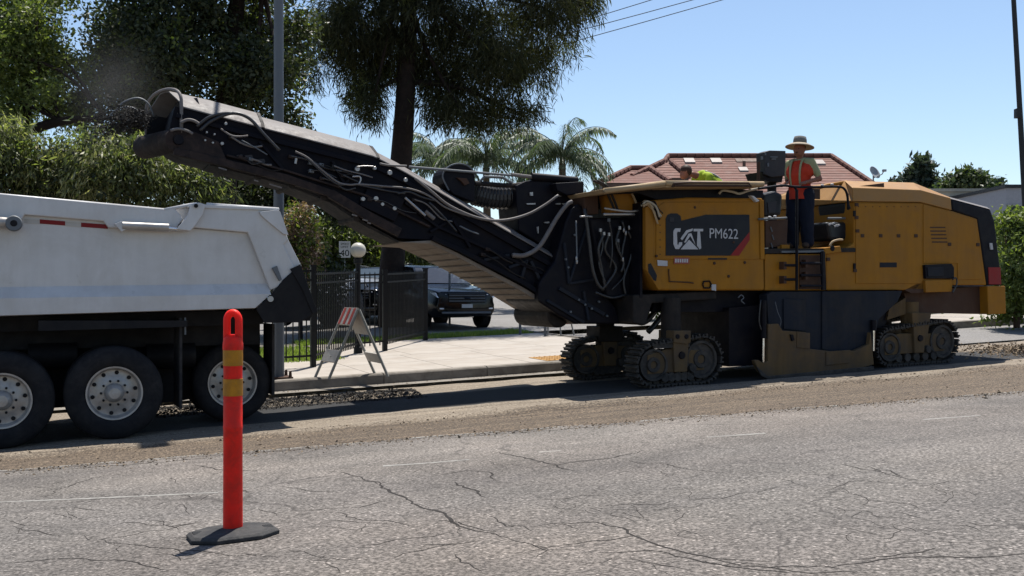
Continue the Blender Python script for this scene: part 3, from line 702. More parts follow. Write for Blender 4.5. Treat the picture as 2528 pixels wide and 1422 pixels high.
# ---- undercarriage
b = PR(.95, 2.45, [(1625, 702), (2240, 702), (2440, 722), (2440, 772), (2200, 772), (2160, 800), (1800, 800), (1790, 770), (1610, 770)]); P('main_frame', b, 'black_paint')
def track(x0, x1, y0, v, wd, near=True):
    u0 = UZ(x0, 880, v)[0]; u1 = UZ(x1, 880, v)[0]; uc = (u0 + u1) / 2
    zb = mill_z(uc, v + .15) + .005; r = .33; h = .70
    sl = .0325
    fr = MB(); q = lambda u, z: (u, z + sl * (u - uc))
    fr.prism([q(u0 + .22, zb + .20), q(u1 - .3, zb + .20), q(u1 - .3, zb + .50), q(u0 + .55, zb + .55), q(u0 + .22, zb + .48)], v + .05, v + wd - .05)
    t = P('track', fr, 'plate_yellow', bevel=.01)
    # path of the shoes: big wheel ends, flat sole, taut top
    path = []; r1, r2 = .30, .345
    ca = (u0 + r1 + .02, zb + r1 + .03); cb = (u1 - r2 - .02, zb + r2 + .02)
    for k in range(13): a = rad(90 + 180 * k / 12); path.append((ca[0] + r1 * math.cos(a), ca[1] + r1 * math.sin(a)))
    for k in range(13): a = rad(-90 + 180 * k / 12); path.append((cb[0] + r2 * math.cos(a), cb[1] + r2 * math.sin(a)))
    path.append(path[0]); path = [Vector(q(*p)) for p in path]
    L = sum((path[i + 1] - path[i]).length for i in range(len(path) - 1)); n = int(L / .125); st = L / n
    base = None; i = 0; acc = 0
    for k in range(n):
        d = k * st
        while acc + (path[i + 1] - path[i]).length < d: acc += (path[i + 1] - path[i]).length; i += 1
        s = path[i + 1] - path[i]; p = path[i] + s.normalized() * (d - acc); ang = math.atan2(s.y, s.x)
        if base is None:
            mb = MB(); mb.box((-.055, 0, -.012), (.055, wd, .012)); mb.box((-.045, 0, -.05), (-.02, wd, -.012)); mb.box((.02, 0, -.035), (.04, wd, -.012)); mb.box((-.05, wd * .3, .012), (.05, wd * .7, .05))
            o = make('track_shoe', mb.v, mb.f, 'track_steel', t); base = o
        else: o = base.copy(); COL.objects.link(o); o.parent = t
        bs = M.base; o.location = (p.x - bs.x, v - bs.y, p.y - bs.z); o.rotation_euler = (0, -ang, 0)
    if near:
        for c, rr, m, nm in ((q(*cb), r2 - .06, 'track_steel', 'sprocket'), (q(*ca), r1 - .06, 'track_steel', 'idler_wheel')):
            mb = MB().lathe((c[0], v + .03, c[1]), (0, 1, 0), [(.03, rr * .2), (0, rr * .25), (0, rr * .45), (.03, rr * .5), (.03, rr * .82), (.0, rr * .86), (.0, rr), (wd - .06, rr)], 28)
            P(nm, mb, m, t, smooth='auto')
        for k in range(5):
            uu = ca[0] + .2 + k * (cb[0] - ca[0] - .4) / 4; c = q(uu, zb + .135)
            P('track_roller', MB().lathe((c[0], v + .03, c[1]), (0, 1, 0), [(.0, .02), (0, .07), (wd - .06, .07)], 14), 'track_steel', t)
        c = q(uc + .02, zb + .2); P('leg_yoke', MB().prism([(c[0] - .12, c[1]), (c[0] + .1, c[1]), (c[0] + .13, c[1] + .48), (c[0] - .15, c[1] + .48)], v + .0, v + wd * .8), 'plate_yellow', t, bevel=.01)
        P('yoke_pin', MB().lathe((c[0] + .0, v - .025, c[1] + .25), (0, 1, 0), [(0, .05), (.03, .06)], 14), 'black_paint', t)
        c2 = q(uc + .22, zb + .25); P('travel_motor', MB().lathe((c2[0], v - .01, c2[1]), (0, 1, 0), [(0, .03), (0, .06), (.06, .07)], 12), 'track_steel', t)
    return t, uc, zb
t1, u1c, z1b = track(1572, 1784, 880, .52, .34)
b = PR(.5, .92, [(1664, 816), (1706, 816), (1706, 846), (1694, 850), (1664, 846)]); lb = P('leg_bracket', b, 'plate_yellow', bevel=.012)
for x in (1674, 1696): P('bracket_hole', disc(x, 831, .485, .035, .02), 'black_paint', lb)
b = PR(.54, .88, [(1612, 850), (1704, 845), (1704, 856), (1614, 861)]); P('step_plate', b, 'track_steel')
b = MB().cyl((u1c, .78, z1b + .55), (u1c, .78, UZ(1680, 735, .78)[1]), .15, n=24); P('leg_column', b, 'black_dusty', smooth='auto')
t2, u2c, z2b = track(1408, 1600, 880, 2.25, .34)
b = MB().cyl((u2c, 2.4, z2b + .5), (u2c, 2.4, UZ(1680, 725, 2.4)[1]), .15, n=24); P('leg_column', b, 'black_dusty', smooth='auto')
b = MB().box((u2c - .22, 2.2, z2b + .6), (u2c + .22, 2.65, z2b + .85)); P('leg_bracket', b, 'black_dusty', bevel=.01)
t3, u3c, z3b = track(2166, 2368, 850, .60, .34)
b = PR(.62, .9, [(2252, 772), (2300, 772), (2290, 832), (2268, 850), (2256, 832)]); P('leg_bracket', b, 'plate_yellow', bevel=.012)
b = MB().cyl((u3c, .8, z3b + .55), (u3c, .8, UZ(2270, 745, .8)[1]), .14, n=24); P('leg_column', b, 'plate_yellow', smooth='auto')
t4, u4c, z4b = track(2100, 2290, 850, 2.3, .34, False)
b = MB().cyl((u4c, 2.45, z4b + .5), (u4c, 2.45, UZ(2270, 745, 2.4)[1]), .14, n=20); P('leg_column', b, 'black_dusty', smooth='auto')
# front cross beam that carries the legs
b = PR(.75, 2.55, [(1500, 728), (1700, 718), (1700, 738), (1545, 748), (1530, 800), (1500, 795)], 1.5); P('front_crossbeam', b, 'black_dusty', bevel=.02)
# drum box and side plates
b = PR(.80, 2.6, [(1800, 760), (2222, 722), (2190, 790), (2150, 890), (1800, 905)]); P('drum_housing', b, 'black_paint')
ud = UZ(1990, 900, 1.7)[0]; zd = mill_z(ud, 1.7) + .38
b = MB().lathe((ud, .82, zd), (0, 1, 0), [(0, .42), (1.74, .42)], 32); P('milling_drum', b, 'track_steel', smooth='auto')
b = PR(.60, .80, [(1893, 728), (1905, 720), (2228, 718), (2216, 745), (2170, 788), (2152, 862), (2060, 868), (1992, 862), (1990, 835), (1925, 816), (1918, 800), (1897, 800)]); P('drum_cover', b, 'navy_plate', bevel=.008)
b = PR(.575, .60, [(2030, 720), (2042, 720), (2042, 862), (2030, 862)]); P('cover_rib', b, 'navy_plate', bevel=.004)
b = PR(.575, .60, [(1935, 812), (1990, 818), (1990, 740), (1935, 738)]); P('cover_panel', b, 'navy_plate', bevel=.006)
sp = PR(.50, .585, [(1897, 800), (1922, 799), (1932, 816), (1990, 820), (1990, 860), (2060, 868), (2110, 866), (2146, 850), (2150, 820), (2158, 900), (2120, 910), (2000, 922), (1896, 930), (1876, 918), (1866, 900), (1862, 890), (1872, 888), (1884, 896), (1896, 892)])
side = P('side_plate', sp, 'plate_yellow', bevel=.01)
b = PR(.485, .51, [(1968, 818), (2000, 822), (2000, 862), (1968, 858)]); P('side_door', b, 'plate_yellow', side, bevel=.006)
b = PR(.48, .51, [(1866, 902), (1896, 929), (2158, 904), (2158, 914), (1900, 938), (1880, 928)]); P('wear_skid', b, 'track_steel', side, bevel=.006)
b = PR(.48, .51, [(2040, 868), (2100, 864), (2098, 896), (2040, 902)]); P('skid_bracket', b, 'plate_yellow', side, bevel=.006)
b = PR(.47, .51, [(1952, 826), (1958, 826), (1962, 840), (1956, 842)]); P('door_slot', b, 'black_paint', side)
for x, ya, yb, yc in ((1885, 742, 835, 905), (2157, 790, 816, 866)):
    b = MB().cyl(UVZ(x, ya, .55), UVZ(x, yb, .55), .045, n=14); c = P('lift_cylinder', b, 'black_paint', smooth='auto')
    b = MB().cyl(UVZ(x, yb, .55), UVZ(x - 1, yc, .55), .022, n=12); P('piston_rod', b, 'chrome', c, smooth='auto')
b = MB().tube([UVZ(1878, 740, .52), UVZ(1874, 790, .52), UVZ(1879, 815, .52)], .012, 6, 5); P('hydraulic_hose', b, 'hose_rubber', smooth=True)
b = MB().tube([UVZ(x, y, .62) for x, y in ((1912, 745), (1918, 770), (1926, 790), (1924, 806))], .022, 8, 5); P('hydraulic_hose', b, 'galvanised', smooth=True)
b = MB().tube([UVZ(x, y, .7) for x, y in ((1822, 735), (1830, 728), (1836, 735), (1830, 742), (1838, 750))], .01, 6, 3); P('lifting_eye', b, 'galvanised', smooth=True)

# ---- front module
b = PR(NV, FV, [(1594, 508), (1612, 494), (1700, 487), (1884, 489), (1888, 717), (1626, 717), (1594, 664)]); fc = P('front_cowl', b, 'cat_yellow', bevel=.03, seg=3)
b = PR(NV - .012, NV + .01, [(1620, 514), (1640, 499), (1872, 499), (1874, 640), (1620, 640)]); P('engine_door', b, 'cat_yellow', fc, bevel=.006)
b = PR(NV - .020, NV, [(1876, 494), (1886, 494), (1888, 640), (1878, 640)]); P('corner_post', b, 'cat_yellow', fc, bevel=.004)
b = PR(NV - .03, NV + .05, [(1594, 512), (1613, 498), (1614, 650), (1640, 712), (1626, 716), (1594, 664)]); P('corner_post', b, 'cat_yellow', fc, bevel=.01)
b = PR(NV - .035, NV, [(1600, 652), (1607, 650), (1622, 680), (1620, 694), (1614, 692), (1601, 672)]); P('side_marker', b, 'decal_black', fc)
b = PR(NV - .006, NV, [(1650, 664), (1712, 664), (1712, 696), (1655, 694)]); P('service_hatch', b, 'cat_yellow', fc, bevel=.004)
b = MB().tube([UVZ(x, y, NV - .012) for x, y in ((1651, 664), (1652, 695), (1700, 697), (1712, 699))], .009, 6); P('hatch_seal', b, 'rust_brown', fc)
b = MB().tube([UVZ(x, y, NV - .015) for x, y in ((1737, 695), (1752, 694), (1756, 702), (1752, 711), (1738, 711), (1735, 703), (1737, 695))], .012, 6); P('tie_down_loop', b, 'black_paint', fc)
P('reflector', PR(NV - .012, NV, [(1757, 702), (1768, 702), (1768, 718), (1757, 716)]), 'decal_white', fc)
for x, y in ((1800, 682), (1840, 648), (1765, 650), (1716, 512)): P('latch', disc(x, y, NV - .018, .022, .02, 10), 'rust_brown', fc)
for x, y in ((1622, 632), (1812, 598)): P('latch', disc(x, y, NV - .03, .02, .02, 8), 'rust_brown', fc)
# model plate
dp = PR(NV - .020, NV - .010, [(1644, 631), (1644, 540), (1648, 531), (1656, 527), (1672, 527), (1680, 533), (1682, 545), (1743, 530), (1850, 530), (1851, 572), (1825, 631)], NV - .02); dec = P('model_plate', dp, 'decal_black', fc, label='black panel with white letters CAT PM622 and a red slash')
P('red_slash', PR(NV - .022, NV - .012, [(1803, 631), (1825, 631), (1851, 592), (1851, 572)]), 'decal_red', dec)
def z8(pts): return [(1600 + x / 4.18, 340 + y / 4.18) for x, y in pts]
vl = NV - .026
lg = MB()
lg.prism(PL(vl, z8([(338, 935), (280, 935), (262, 962), (262, 1095), (282, 1148), (318, 1150), (352, 1105), (352, 1078), (322, 1078), (312, 1108), (302, 1100), (298, 985), (306, 968), (330, 972)])), vl, vl + .008)
lg.prism(PL(vl, z8([(335, 1040), (395, 955), (462, 936), (458, 960), (412, 978), (352, 1058)])), vl, vl + .008)
lg.prism(PL(vl, z8([(372, 1080), (418, 990), (446, 985), (490, 1108), (470, 1072), (436, 1012), (424, 1030), (388, 1082)])), vl, vl + .008)
lg.prism(PL(vl, z8([(336, 1152), (424, 1052), (520, 1152)])), vl, vl + .008)
lg.prism(PL(vl, z8([(470, 940), (568, 940), (568, 966), (536, 966), (549, 1140), (532, 1152), (505, 1112), (511, 966), (470, 966)])), vl, vl + .008)
P('maker_letters', lg, 'decal_white', dec)
tv, tf = text_mesh('PM622', 1.0, .01)
xs = [v[0] for v in tv]; ys = [v[1] for v in tv]; (ua, za), (ub, zb_) = UZ(1752, 588, vl), UZ(1822, 565.5, vl)
lt = MB().add([(ua + (x - min(xs)) / (max(xs) - min(xs)) * (ub - ua), vl - z * .2, za + (y - min(ys)) / (max(ys) - min(ys)) * (zb_ - za)) for x, y, z in tv], tf)
P('model_letters', lt, 'decal_white', dec)
b = MB().box((UZ(1653, 547, vl)[0], vl, UZ(1653, 547, vl)[1]), (UZ(1664, 537, vl)[0], vl + .008, UZ(1664, 537, vl)[1])); P('small_decal', b, 'console_grey', dec)
P('sticker', PR(NV - .016, NV - .008, [(1623, 642), (1648, 644), (1648, 657), (1624, 656)]), 'decal_white', fc)
st = P('sticker', PR(NV - .016, NV - .008, [(1664, 636), (1702, 636), (1702, 651), (1664, 651)]), 'decal_pink', fc)
b = MB()
for k in range(6): x = 1667 + k * 5.6; b.prism(PL(NV - .02, [(x, 639), (x + 3.6, 639), (x + 3.6, 648), (x, 648)]), NV - .02, NV - .014)
P('sticker_print', b, 'decal_white', st)
P('sticker', PR(NV - .016, NV - .008, [(1748, 637), (1795, 637), (1795, 641), (1748, 641)]), 'decal_black', fc)
# bulkhead facing the conveyor
b = MB().prism(PL(1.0, [(1592, 520), (1600, 520), (1600, 720), (1592, 720)]), 1.0, 1.01)
uf = UZ(1594, 600, NV)[0]
P('front_bulkhead', MB().box((uf - .05, NV + .08, UZ(1594, 735, NV)[1]), (uf - .005, FV - .05, UZ(1594, 500, NV)[1])), 'black_paint')
# black block in the gap under the canopy, shade put into its colour
b = PR(NV + .1, FV - .1, [(1500, 478), (1575, 476), (1620, 492), (1884, 489), (1884, 470), (1760, 466), (1560, 466)]); P('canopy_gap_shade', b, 'black_paint')
b = PR(.95, 1.25, [(1502, 480), (1562, 474), (1577, 522), (1510, 524)]); P('hinge_cover', b, 'cat_yellow', bevel=.01)
b = MB().tube([UVZ(1557, 472, .9), UVZ(1568, 495, .9), UVZ(1577, 524, .9)], .018, 6, 4); P('cover_edge', b, 'canopy_tan')
b = PR(1.1, 1.5, [(1440, 478), (1476, 478), (1478, 528), (1446, 530)]); P('valve_box', b, 'rust_brown', bevel=.01)
for pts, r in (([(1490, 529), (1530, 529), (1566, 529)], .02), ([(1492, 514), (1530, 520), (1555, 522), (1575, 520)], .016), ([(1432, 535), (1450, 534), (1462, 535)], .014)):
    P('guard_rail', MB().tube([UVZ(x, y, .8) for x, y in pts], r, 8, 3), 'bolt_steel', smooth=True)
for pts in ([(1465, 446), (1490, 460), (1505, 490), (1518, 520)], [(1474, 446), (1500, 462), (1516, 494), (1526, 522)]):
    P('curved_rail', MB().tube([UVZ(x, y, .85) for x, y in pts], .02, 8, 5), 'black_dusty', smooth=True)
# canopy
b = PR(.38, 2.9, [(1492, 466), (1640, 447), (1644, 462), (1500, 476)]); cn = P('canopy', b, 'canopy_tan', bevel=.01)
b = PR(.38, 2.9, [(1642, 446), (1884, 449), (1886, 461), (1644, 463)]); P('canopy_panel', b, 'canopy_tan', cn, bevel=.01)
for pts in ([(1492, 468), (1560, 460), (1640, 449)], [(1642, 449), (1884, 451)]): P('canopy_edge', MB().tube([UVZ(x, y + 3, .37) for x, y in pts], .04, 10), 'canopy_tan', cn, smooth=True)
for pts in ([(1660, 462), (1662, 453), (1700, 451), (1848, 452), (1854, 462)], [(1664, 458), (1850, 459)]):
    P('canopy_rail', MB().tube([UVZ(x, y, .34) for x, y in pts], .018, 8), 'rust_brown', cn)
for x, v in ((1780, .9), (1826, .9), (1620, .9), (1780, 2.5), (1620, 2.5)):
    P('canopy_post', MB().cyl(UVZ(x, 456, v), UVZ(x + 2, 492, v), .03), 'black_paint', cn)
b = MB().tube([UVZ(x, y, .7) for x, y in ((1775, 478), (1785, 470), (1810, 474), (1826, 478), (1850, 470), (1880, 464))], .02, 6, 4); P('canopy_strut', b, 'cloth_rag', smooth=True)
b = PR(.6, .68, [(1853, 482), (1862, 484), (1876, 496), (1868, 499)]); P('work_lamp', b, 'decal_white', bevel=.008)
# rag bundled over the front corner
for k in range(9):
    x0, y0 = 1588 + random.uniform(-6, 14), 506 + random.uniform(-6, 6); pts = [(x0, y0), (x0 + random.uniform(8, 16), y0 - random.uniform(2, 10)), (x0 + random.uniform(22, 34), y0 + random.uniform(2, 14)), (x0 + random.uniform(30, 46), y0 + random.uniform(18, 50))]
    P('tied_strap', MB().tube([UVZ(x, y, .58 + .01 * k) for x, y in pts], .016, 6, 5), ('cloth_rag', 'canopy_tan', 'black_paint')[k % 3], smooth=True)

# ---- operator station
b = PR(NV - .02, FV, [(1888, 614), (2112, 612), (2112, 622), (1888, 626)]); P('platform', b, 'black_dusty')
b = PR(NV, FV, [(1889, 627), (2040, 627), (2040, 717), (1889, 717)]); P('step_panel', b, 'cat_yellow', bevel=.01)
b = PR(NV - .015, NV, [(1974, 630), (2026, 630), (2026, 714), (1974, 714)]); P('step_recess', b, 'rust_brown')
P('platform_lip', PR(NV - .05, NV - .02, [(1930, 619), (2034, 618), (2034, 623), (1930, 624)]), 'galvanised')
for x0, x1, y in ((1936, 1966, 655), (1936, 1966, 690), (1976, 2030, 650), (1976, 2030, 680), (1976, 2030, 706)):
    P('ladder_rung', MB().cyl(UVZ(x0, y, NV - .10), UVZ(x1, y, NV - .10), .022, n=8), 'black_paint')
for x, y in ((1938, 655), (1938, 690), (1992, 650), (1992, 680)): P('rung_bracket', PR(NV - .11, NV, [(x - 3, y - 9), (x + 4, y - 9), (x + 4, y + 10), (x - 3, y + 10)]), 'rust_brown')
for x, ya in ((1967, 468), (2031, 620)): P('ladder_post', MB().cyl(UVZ(x, ya, NV - .11), UVZ(x, 716, NV - .11), .024, n=8), 'black_paint')
for x, ya in ((2031, 622), ): P('ladder_side', PR(NV - .12, NV - .09, [(2027, 622), (2037, 622), (2040, 716), (2030, 716)]), 'black_paint')
for pts in ([(1872, 466), (1900, 462), (1935, 458), (1960, 461), (2010, 462), (2066, 461), (2084, 466), (2092, 484), (2094, 518)], [(1962, 461), (1967, 475), (1968, 500)], [(2092, 478), (2094, 505), (2098, 515)]):
    P('handrail', MB().tube([UVZ(x, y, NV - .06) for x, y in pts], .02, 8, 4), 'black_paint', smooth=True)
P('handrail', MB().tube([UVZ(x, y, NV - .06) for x, y in ((1872, 541), (1905, 540), (1942, 538))], .018, 8, 2), 'galvanised', smooth=True)
for x, y in ((2030, 459), (2054, 457), (1900, 538), (1913, 536)): P('rail_clamp', MB().sph(UVZ(x, y - 2, NV - .08), .022, 8, 6, (1.5, 1, .8)), 'decal_white', smooth=True)
b = PR(.78, 1.5, [(1886, 478), (1915, 470), (1934, 480), (1930, 532), (1888, 534)]); cs = P('console', b, 'seat_vinyl', bevel=.05, seg=3)
P('console_screen', PR(.76, .79, [(1895, 500), (1918, 496), (1914, 524), (1898, 526)]), 'console_grey', cs)
b = PR(.75, 2.2, [(1890, 545), (1945, 542), (1942, 606), (1890, 612)]); P('console_base', b, 'rust_brown')
P('document_box', PR(.70, .75, [(1930, 604), (1950, 604), (1950, 620), (1930, 620)]), 'cat_yellow', bevel=.005)
for x, y in ((1902, 560), (1906, 580), (1903, 600)): P('small_lever', MB().cyl(UVZ(x, y, .74), UVZ(x + 4, y + 12, .74), .012, n=6), 'galvanised')
b = PR(1.9, 2.12, [(1886, 376), (1900, 371), (1940, 372), (1940, 434), (1905, 438), (1888, 430)]); cb = P('control_cabinet', b, 'console_grey', bevel=.012)
b = PR(1.95, 2.4, [(1880, 424), (1935, 426), (1930, 450), (1888, 446)]); P('cabinet_base', b, 'black_paint', cb)
for x0, y0, x1, y1 in ((1902, 386, 1920, 389), (1905, 391, 1916, 394), (1879, 386, 1884, 394), (1889, 378, 1892, 383), (1895, 402, 1899, 411)): P('warning_sticker', PR(1.885, 1.9, [(x0, y0), (x1, y0), (x1, y1), (x0, y1)]), 'galvanised', cb)
P('cabinet_post', MB().cyl(UVZ(1873, 400, 1.8), UVZ(1872, 450, 1.8), .03), 'rust_brown', cb)
P('cabinet_pedestal', MB().cyl(UVZ(1905, 445, 2.2), UVZ(1908, 615, 2.2), .08), 'black_paint', cb)
b = PR(.85, 1.5, [(2040, 548), (2100, 548), (2102, 592), (2050, 594)]); sb = P('operator_seat', b, 'seat_vinyl', bevel=.06, seg=3)
P('seat_back', PR(.85, 1.5, [(2084, 500), (2102, 500), (2106, 560), (2092, 560)]), 'seat_vinyl', sb, bevel=.04, seg=3)
P('seat_piping', MB().cyl(UVZ(2043, 539, .83), UVZ(2086, 539, .83), .018), 'galvanised', sb)
b = MB()
for x, y in ((2050, 553), (2058, 551), (2064, 557), (2070, 556)): b.prism(PL(.83, [(x - 4, y), (x + 3, y - 3), (x + 5, y), (x - 2, y + 4)]), .835, .85)
P('seat_print', b, 'decal_white', sb)
b = PR(NV - .05, 1.1, [(2036, 612), (2075, 607), (2078, 622), (2036, 628)]); P('foot_box', b, 'cat_yellow', bevel=.01)
P('foot_box_hole', disc(2056, 613, NV - .06, .045, .02), 'black_paint')
P('grab_loop', MB().tube([UVZ(x, y, NV - .06) for x, y in ((2048, 608), (2055, 597), (2070, 592), (2080, 592))], .018, 8, 4), 'canopy_tan', smooth=True)

# ---- rear module
rc = PR(NV, FV, [(2040, 717), (2040, 626), (2090, 612), (2108, 600), (2108, 498), (2273, 500), (2350, 520), (2413, 540), (2436, 704), (2360, 704), (2300, 700), (2286, 716)]); rcow = P('rear_cowl', rc, 'cat_yellow', bevel=.02)
b = PR(NV - .012, NV + .01, [(2113, 502), (2272, 503), (2274, 588), (2276, 700), (2113, 700)]); P('rear_door', b, 'cat_yellow', rcow, bevel=.006)
b = PR(NV - .012, NV + .01, [(2280, 505), (2348, 523), (2405, 542), (2424, 690), (2365, 690), (2364, 650), (2280, 650)]); P('rear_door', b, 'cat_yellow', rcow, bevel=.006)
for x, y in ((2130, 582), (2175, 582), (2219, 582), (2262, 582), (2345, 603), (2415, 604), (2112, 668), (2046, 640), (2116, 505), (2116, 537), (2118, 570)):
    P('latch', PR(NV - .022, NV, [(x - 4, y - 4), (x + 4, y - 4), (x + 4, y + 4), (x - 4, y + 4)]), 'rust_brown', rcow, bevel=.003)
P('sticker', PR(NV - .016, NV - .008, [(2172, 648), (2214, 648), (2214, 660), (2172, 660)]), 'navy_plate', rcow)
for k in range(9): P('panel_bolt', disc(2120 + k * 17.5, 510, NV - .017, .010, .012, 8), 'rust_brown', rcow)
for k in range(7): P('panel_bolt', disc(1630, 520 + k * 18, NV - .017, .010, .012, 8), 'rust_brown', fc)
for k in range(5): P('vent_slot', PR(NV - .016, NV, [(2296 + k * 1.2, 560 + k * 9), (2334 + k * 1.2, 560 + k * 9), (2334 + k * 1.2, 563 + k * 9), (2296 + k * 1.2, 563 + k * 9)]), 'rust_brown', rcow)
P('door_hinge', PR(NV - .02, NV, [(2108, 520), (2113, 520), (2113, 534), (2108, 534)]), 'black_paint', rcow); P('door_hinge', PR(NV - .02, NV, [(2108, 650), (2113, 650), (2113, 664), (2108, 664)]), 'black_paint', rcow)
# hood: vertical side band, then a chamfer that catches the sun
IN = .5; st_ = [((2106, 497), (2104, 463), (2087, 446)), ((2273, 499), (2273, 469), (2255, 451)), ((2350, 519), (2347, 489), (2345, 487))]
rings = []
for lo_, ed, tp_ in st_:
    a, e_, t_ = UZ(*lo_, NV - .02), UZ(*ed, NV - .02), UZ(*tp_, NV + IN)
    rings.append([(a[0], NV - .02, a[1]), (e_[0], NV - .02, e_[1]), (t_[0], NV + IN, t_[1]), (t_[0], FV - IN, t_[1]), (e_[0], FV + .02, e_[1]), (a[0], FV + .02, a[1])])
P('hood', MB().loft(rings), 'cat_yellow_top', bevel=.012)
b = PR(NV + .1, FV - .1, [(2040, 470), (2104, 462), (2108, 600), (2040, 606)], 1.5); P('hood_front', b, 'rust_brown')
P('hood_front_trim', MB().tube([UVZ(2008, 468, 1.2), UVZ(2040, 458, 1.2), UVZ(2090, 449, 1.2)], .03, 8), 'cat_yellow')
rr = []
for x, y, v in ((2350, 519, 0), (2413, 540, 0), (2437, 705, 0)): pass
b = PR(NV - .01, FV + .01, [(2349, 491), (2352, 520), (2412, 541), (2438, 705), (2472, 705), (2470, 660), (2456, 545), (2446, 517)]); P('rear_guard', b, 'black_paint', bevel=.03, seg=3)
e0, e1 = UVZ(2349, 491, NV - .01), UVZ(2446, 517, NV - .01); i0, i1 = UVZ(2346, 487, NV + .5), UVZ(2436, 511, NV + .5)
P('rear_guard_top', MB().loft([[e0, i0, (i0[0], FV - .5, i0[2]), (e0[0], FV, e0[2])], [e1, i1, (i1[0], FV - .5, i1[2]), (e1[0], FV, e1[2])]]), 'cover_grey')
P('tail_lamp', PR(NV - .03, NV, [(2444, 600), (2450, 600), (2452, 616), (2446, 616)]), 'decal_white')
P('tail_lamp', PR(NV - .02, NV, [(2440, 660), (2470, 660), (2472, 702), (2442, 702)]), 'decal_red')
b = PR(NV - .02, FV, [(2438, 706), (2482, 706), (2484, 774), (2440, 776)]); P('rear_bumper', b, 'cat_yellow', bevel=.012)
b = PR(NV + .15, FV - .1, [(2230, 718), (2440, 706), (2440, 774), (2206, 772), (2236, 740)]); P('rear_frame', b, 'rust_brown')
b = PR(NV - .05, NV + .3, [(2284, 692), (2352, 690), (2350, 720), (2286, 722)]); P('tool_box', b, 'cat_yellow', bevel=.008)
b = PR(NV - .06, NV + .25, [(2284, 654), (2350, 651), (2356, 660), (2356, 688), (2286, 688)]); P('rear_light_box', b, 'black_paint', bevel=.01)
P('light_lens', PR(NV - .075, NV - .05, [(2290, 660), (2330, 658), (2330, 682), (2292, 683)]), 'navy_plate', bevel=.006)
P('drain_hose', MB().tube([UVZ(x, y, NV - .08) for x, y in ((2352, 690), (2360, 686), (2362, 700), (2352, 722))], .014, 6, 4), 'hose_rubber')
b = PR(NV, NV + .2, [(2234, 716), (2284, 690), (2286, 722), (2250, 724)]); P('corner_web', b, 'rust_brown')
b = PR(NV + .1, NV + .4, [(2196, 760), (2236, 735), (2236, 775), (2190, 790)]); P('frame_web', b, 'plate_yellow')

# ---- conveyor mount
b = PR(1.18, 2.35, [(1370, 645), (1398, 545), (1412, 512), (1428, 503), (1444, 512), (1455, 560), (1470, 640), (1490, 720), (1522, 762), (1534, 800), (1420, 800), (1376, 775), (1330, 745), (1330, 700)]); P('conveyor_mount', b, 'black_paint', bevel=.03, seg=3)
b = PR(1.05, 2.5, [(1455, 538), (1590, 536), (1594, 690), (1560, 742), (1500, 735), (1474, 640)]); P('water_tank', b, 'black_paint', bevel=.04, seg=3)
for pts, r, m in (([(1422, 545), (1424, 620), (1423, 640)], .012, 'galvanised'), ([(1444, 515), (1455, 600), (1462, 660), (1475, 700), (1490, 716)], .03, 'hose_rubber'), ([(1536, 545), (1544, 580), (1538, 610), (1534, 645)], .02, 'hose_rubber'),
                  ([(1556, 560), (1566, 590), (1560, 620), (1568, 650), (1572, 700)], .018, 'hose_rubber'), ([(1550, 570), (1562, 600), (1556, 640), (1540, 690), (1545, 730)], .02, 'hose_rubber'), ([(1470, 722), (1510, 735), (1545, 728)], .02, 'hose_rubber')):
    P('hydraulic_hose', MB().tube([UVZ(x, y, 1.0) for x, y in pts], r, 8, 5), m, smooth=True)
for x, y in ((1540, 568), (1545, 575), (1553, 562), (1563, 590), (1538, 640), (1423, 638), (1424, 646), (1562, 596)): P('hose_fitting', MB().sph(UVZ(x, y, .97), .026, 8, 6, (.7, .7, 1.5)), 'bolt_steel')
for k in range(7):
    x0, y0 = random.uniform(1470, 1580), random.uniform(540, 600); pts = [(x0, y0), (x0 + random.uniform(-14, 14), y0 + 40), (x0 + random.uniform(-22, 18), y0 + 85), (x0 + random.uniform(-30, 14), y0 + random.uniform(110, 150))]
    P('hydraulic_hose', MB().tube([UVZ(x, y, .96 + .04 * random.random()) for x, y in pts], random.choice((.012, .016, .022)), 7, 5), 'hose_rubber', smooth=True)
    P('hose_fitting', MB().cyl(UVZ(x0, y0 - 3, .95), UVZ(x0, y0 + 5, .95), .024, n=8), random.choice(('bolt_steel', 'galvanised')))
for pts in ([(1545, 770), (1565, 790), (1590, 796), (1612, 775), (1632, 745)], [(1555, 735), (1580, 740), (1620, 730)], [(1648, 735), (1640, 770), (1618, 800), (1600, 820)]):
    P('hydraulic_hose', MB().tube([UVZ(x, y, 1.3) for x, y in pts], .045, 8, 5), 'hose_rubber', smooth=True)
b = PR(1.5, 2.2, [(1274, 458), (1300, 446), (1420, 444), (1436, 470), (1440, 530), (1410, 530), (1395, 560), (1372, 640), (1330, 600), (1282, 570), (1276, 500)]); hd = P('swing_head', b, 'black_paint', bevel=.02)
for x, y, dx, dy in ((1308, 475, 8, 8), (1300, 502, 22, 3), (1370, 482, 16, 3), (1372, 502, 12, 3), (1388, 502, 14, 3), (1326, 560, 4, 16), (1344, 548, 12, 3), (1412, 478, 6, 5)): P('bare_metal_edge', PR(1.47, 1.5, [(x, y), (x + dx, y - 1), (x + dx, y + dy), (x + 2, y + dy)]), 'bolt_steel', hd)
b = PR(2.2, 2.3, [(1238, 520), (1262, 505), (1278, 515), (1276, 580), (1240, 560)]); P('far_guard', b, 'cover_grey')
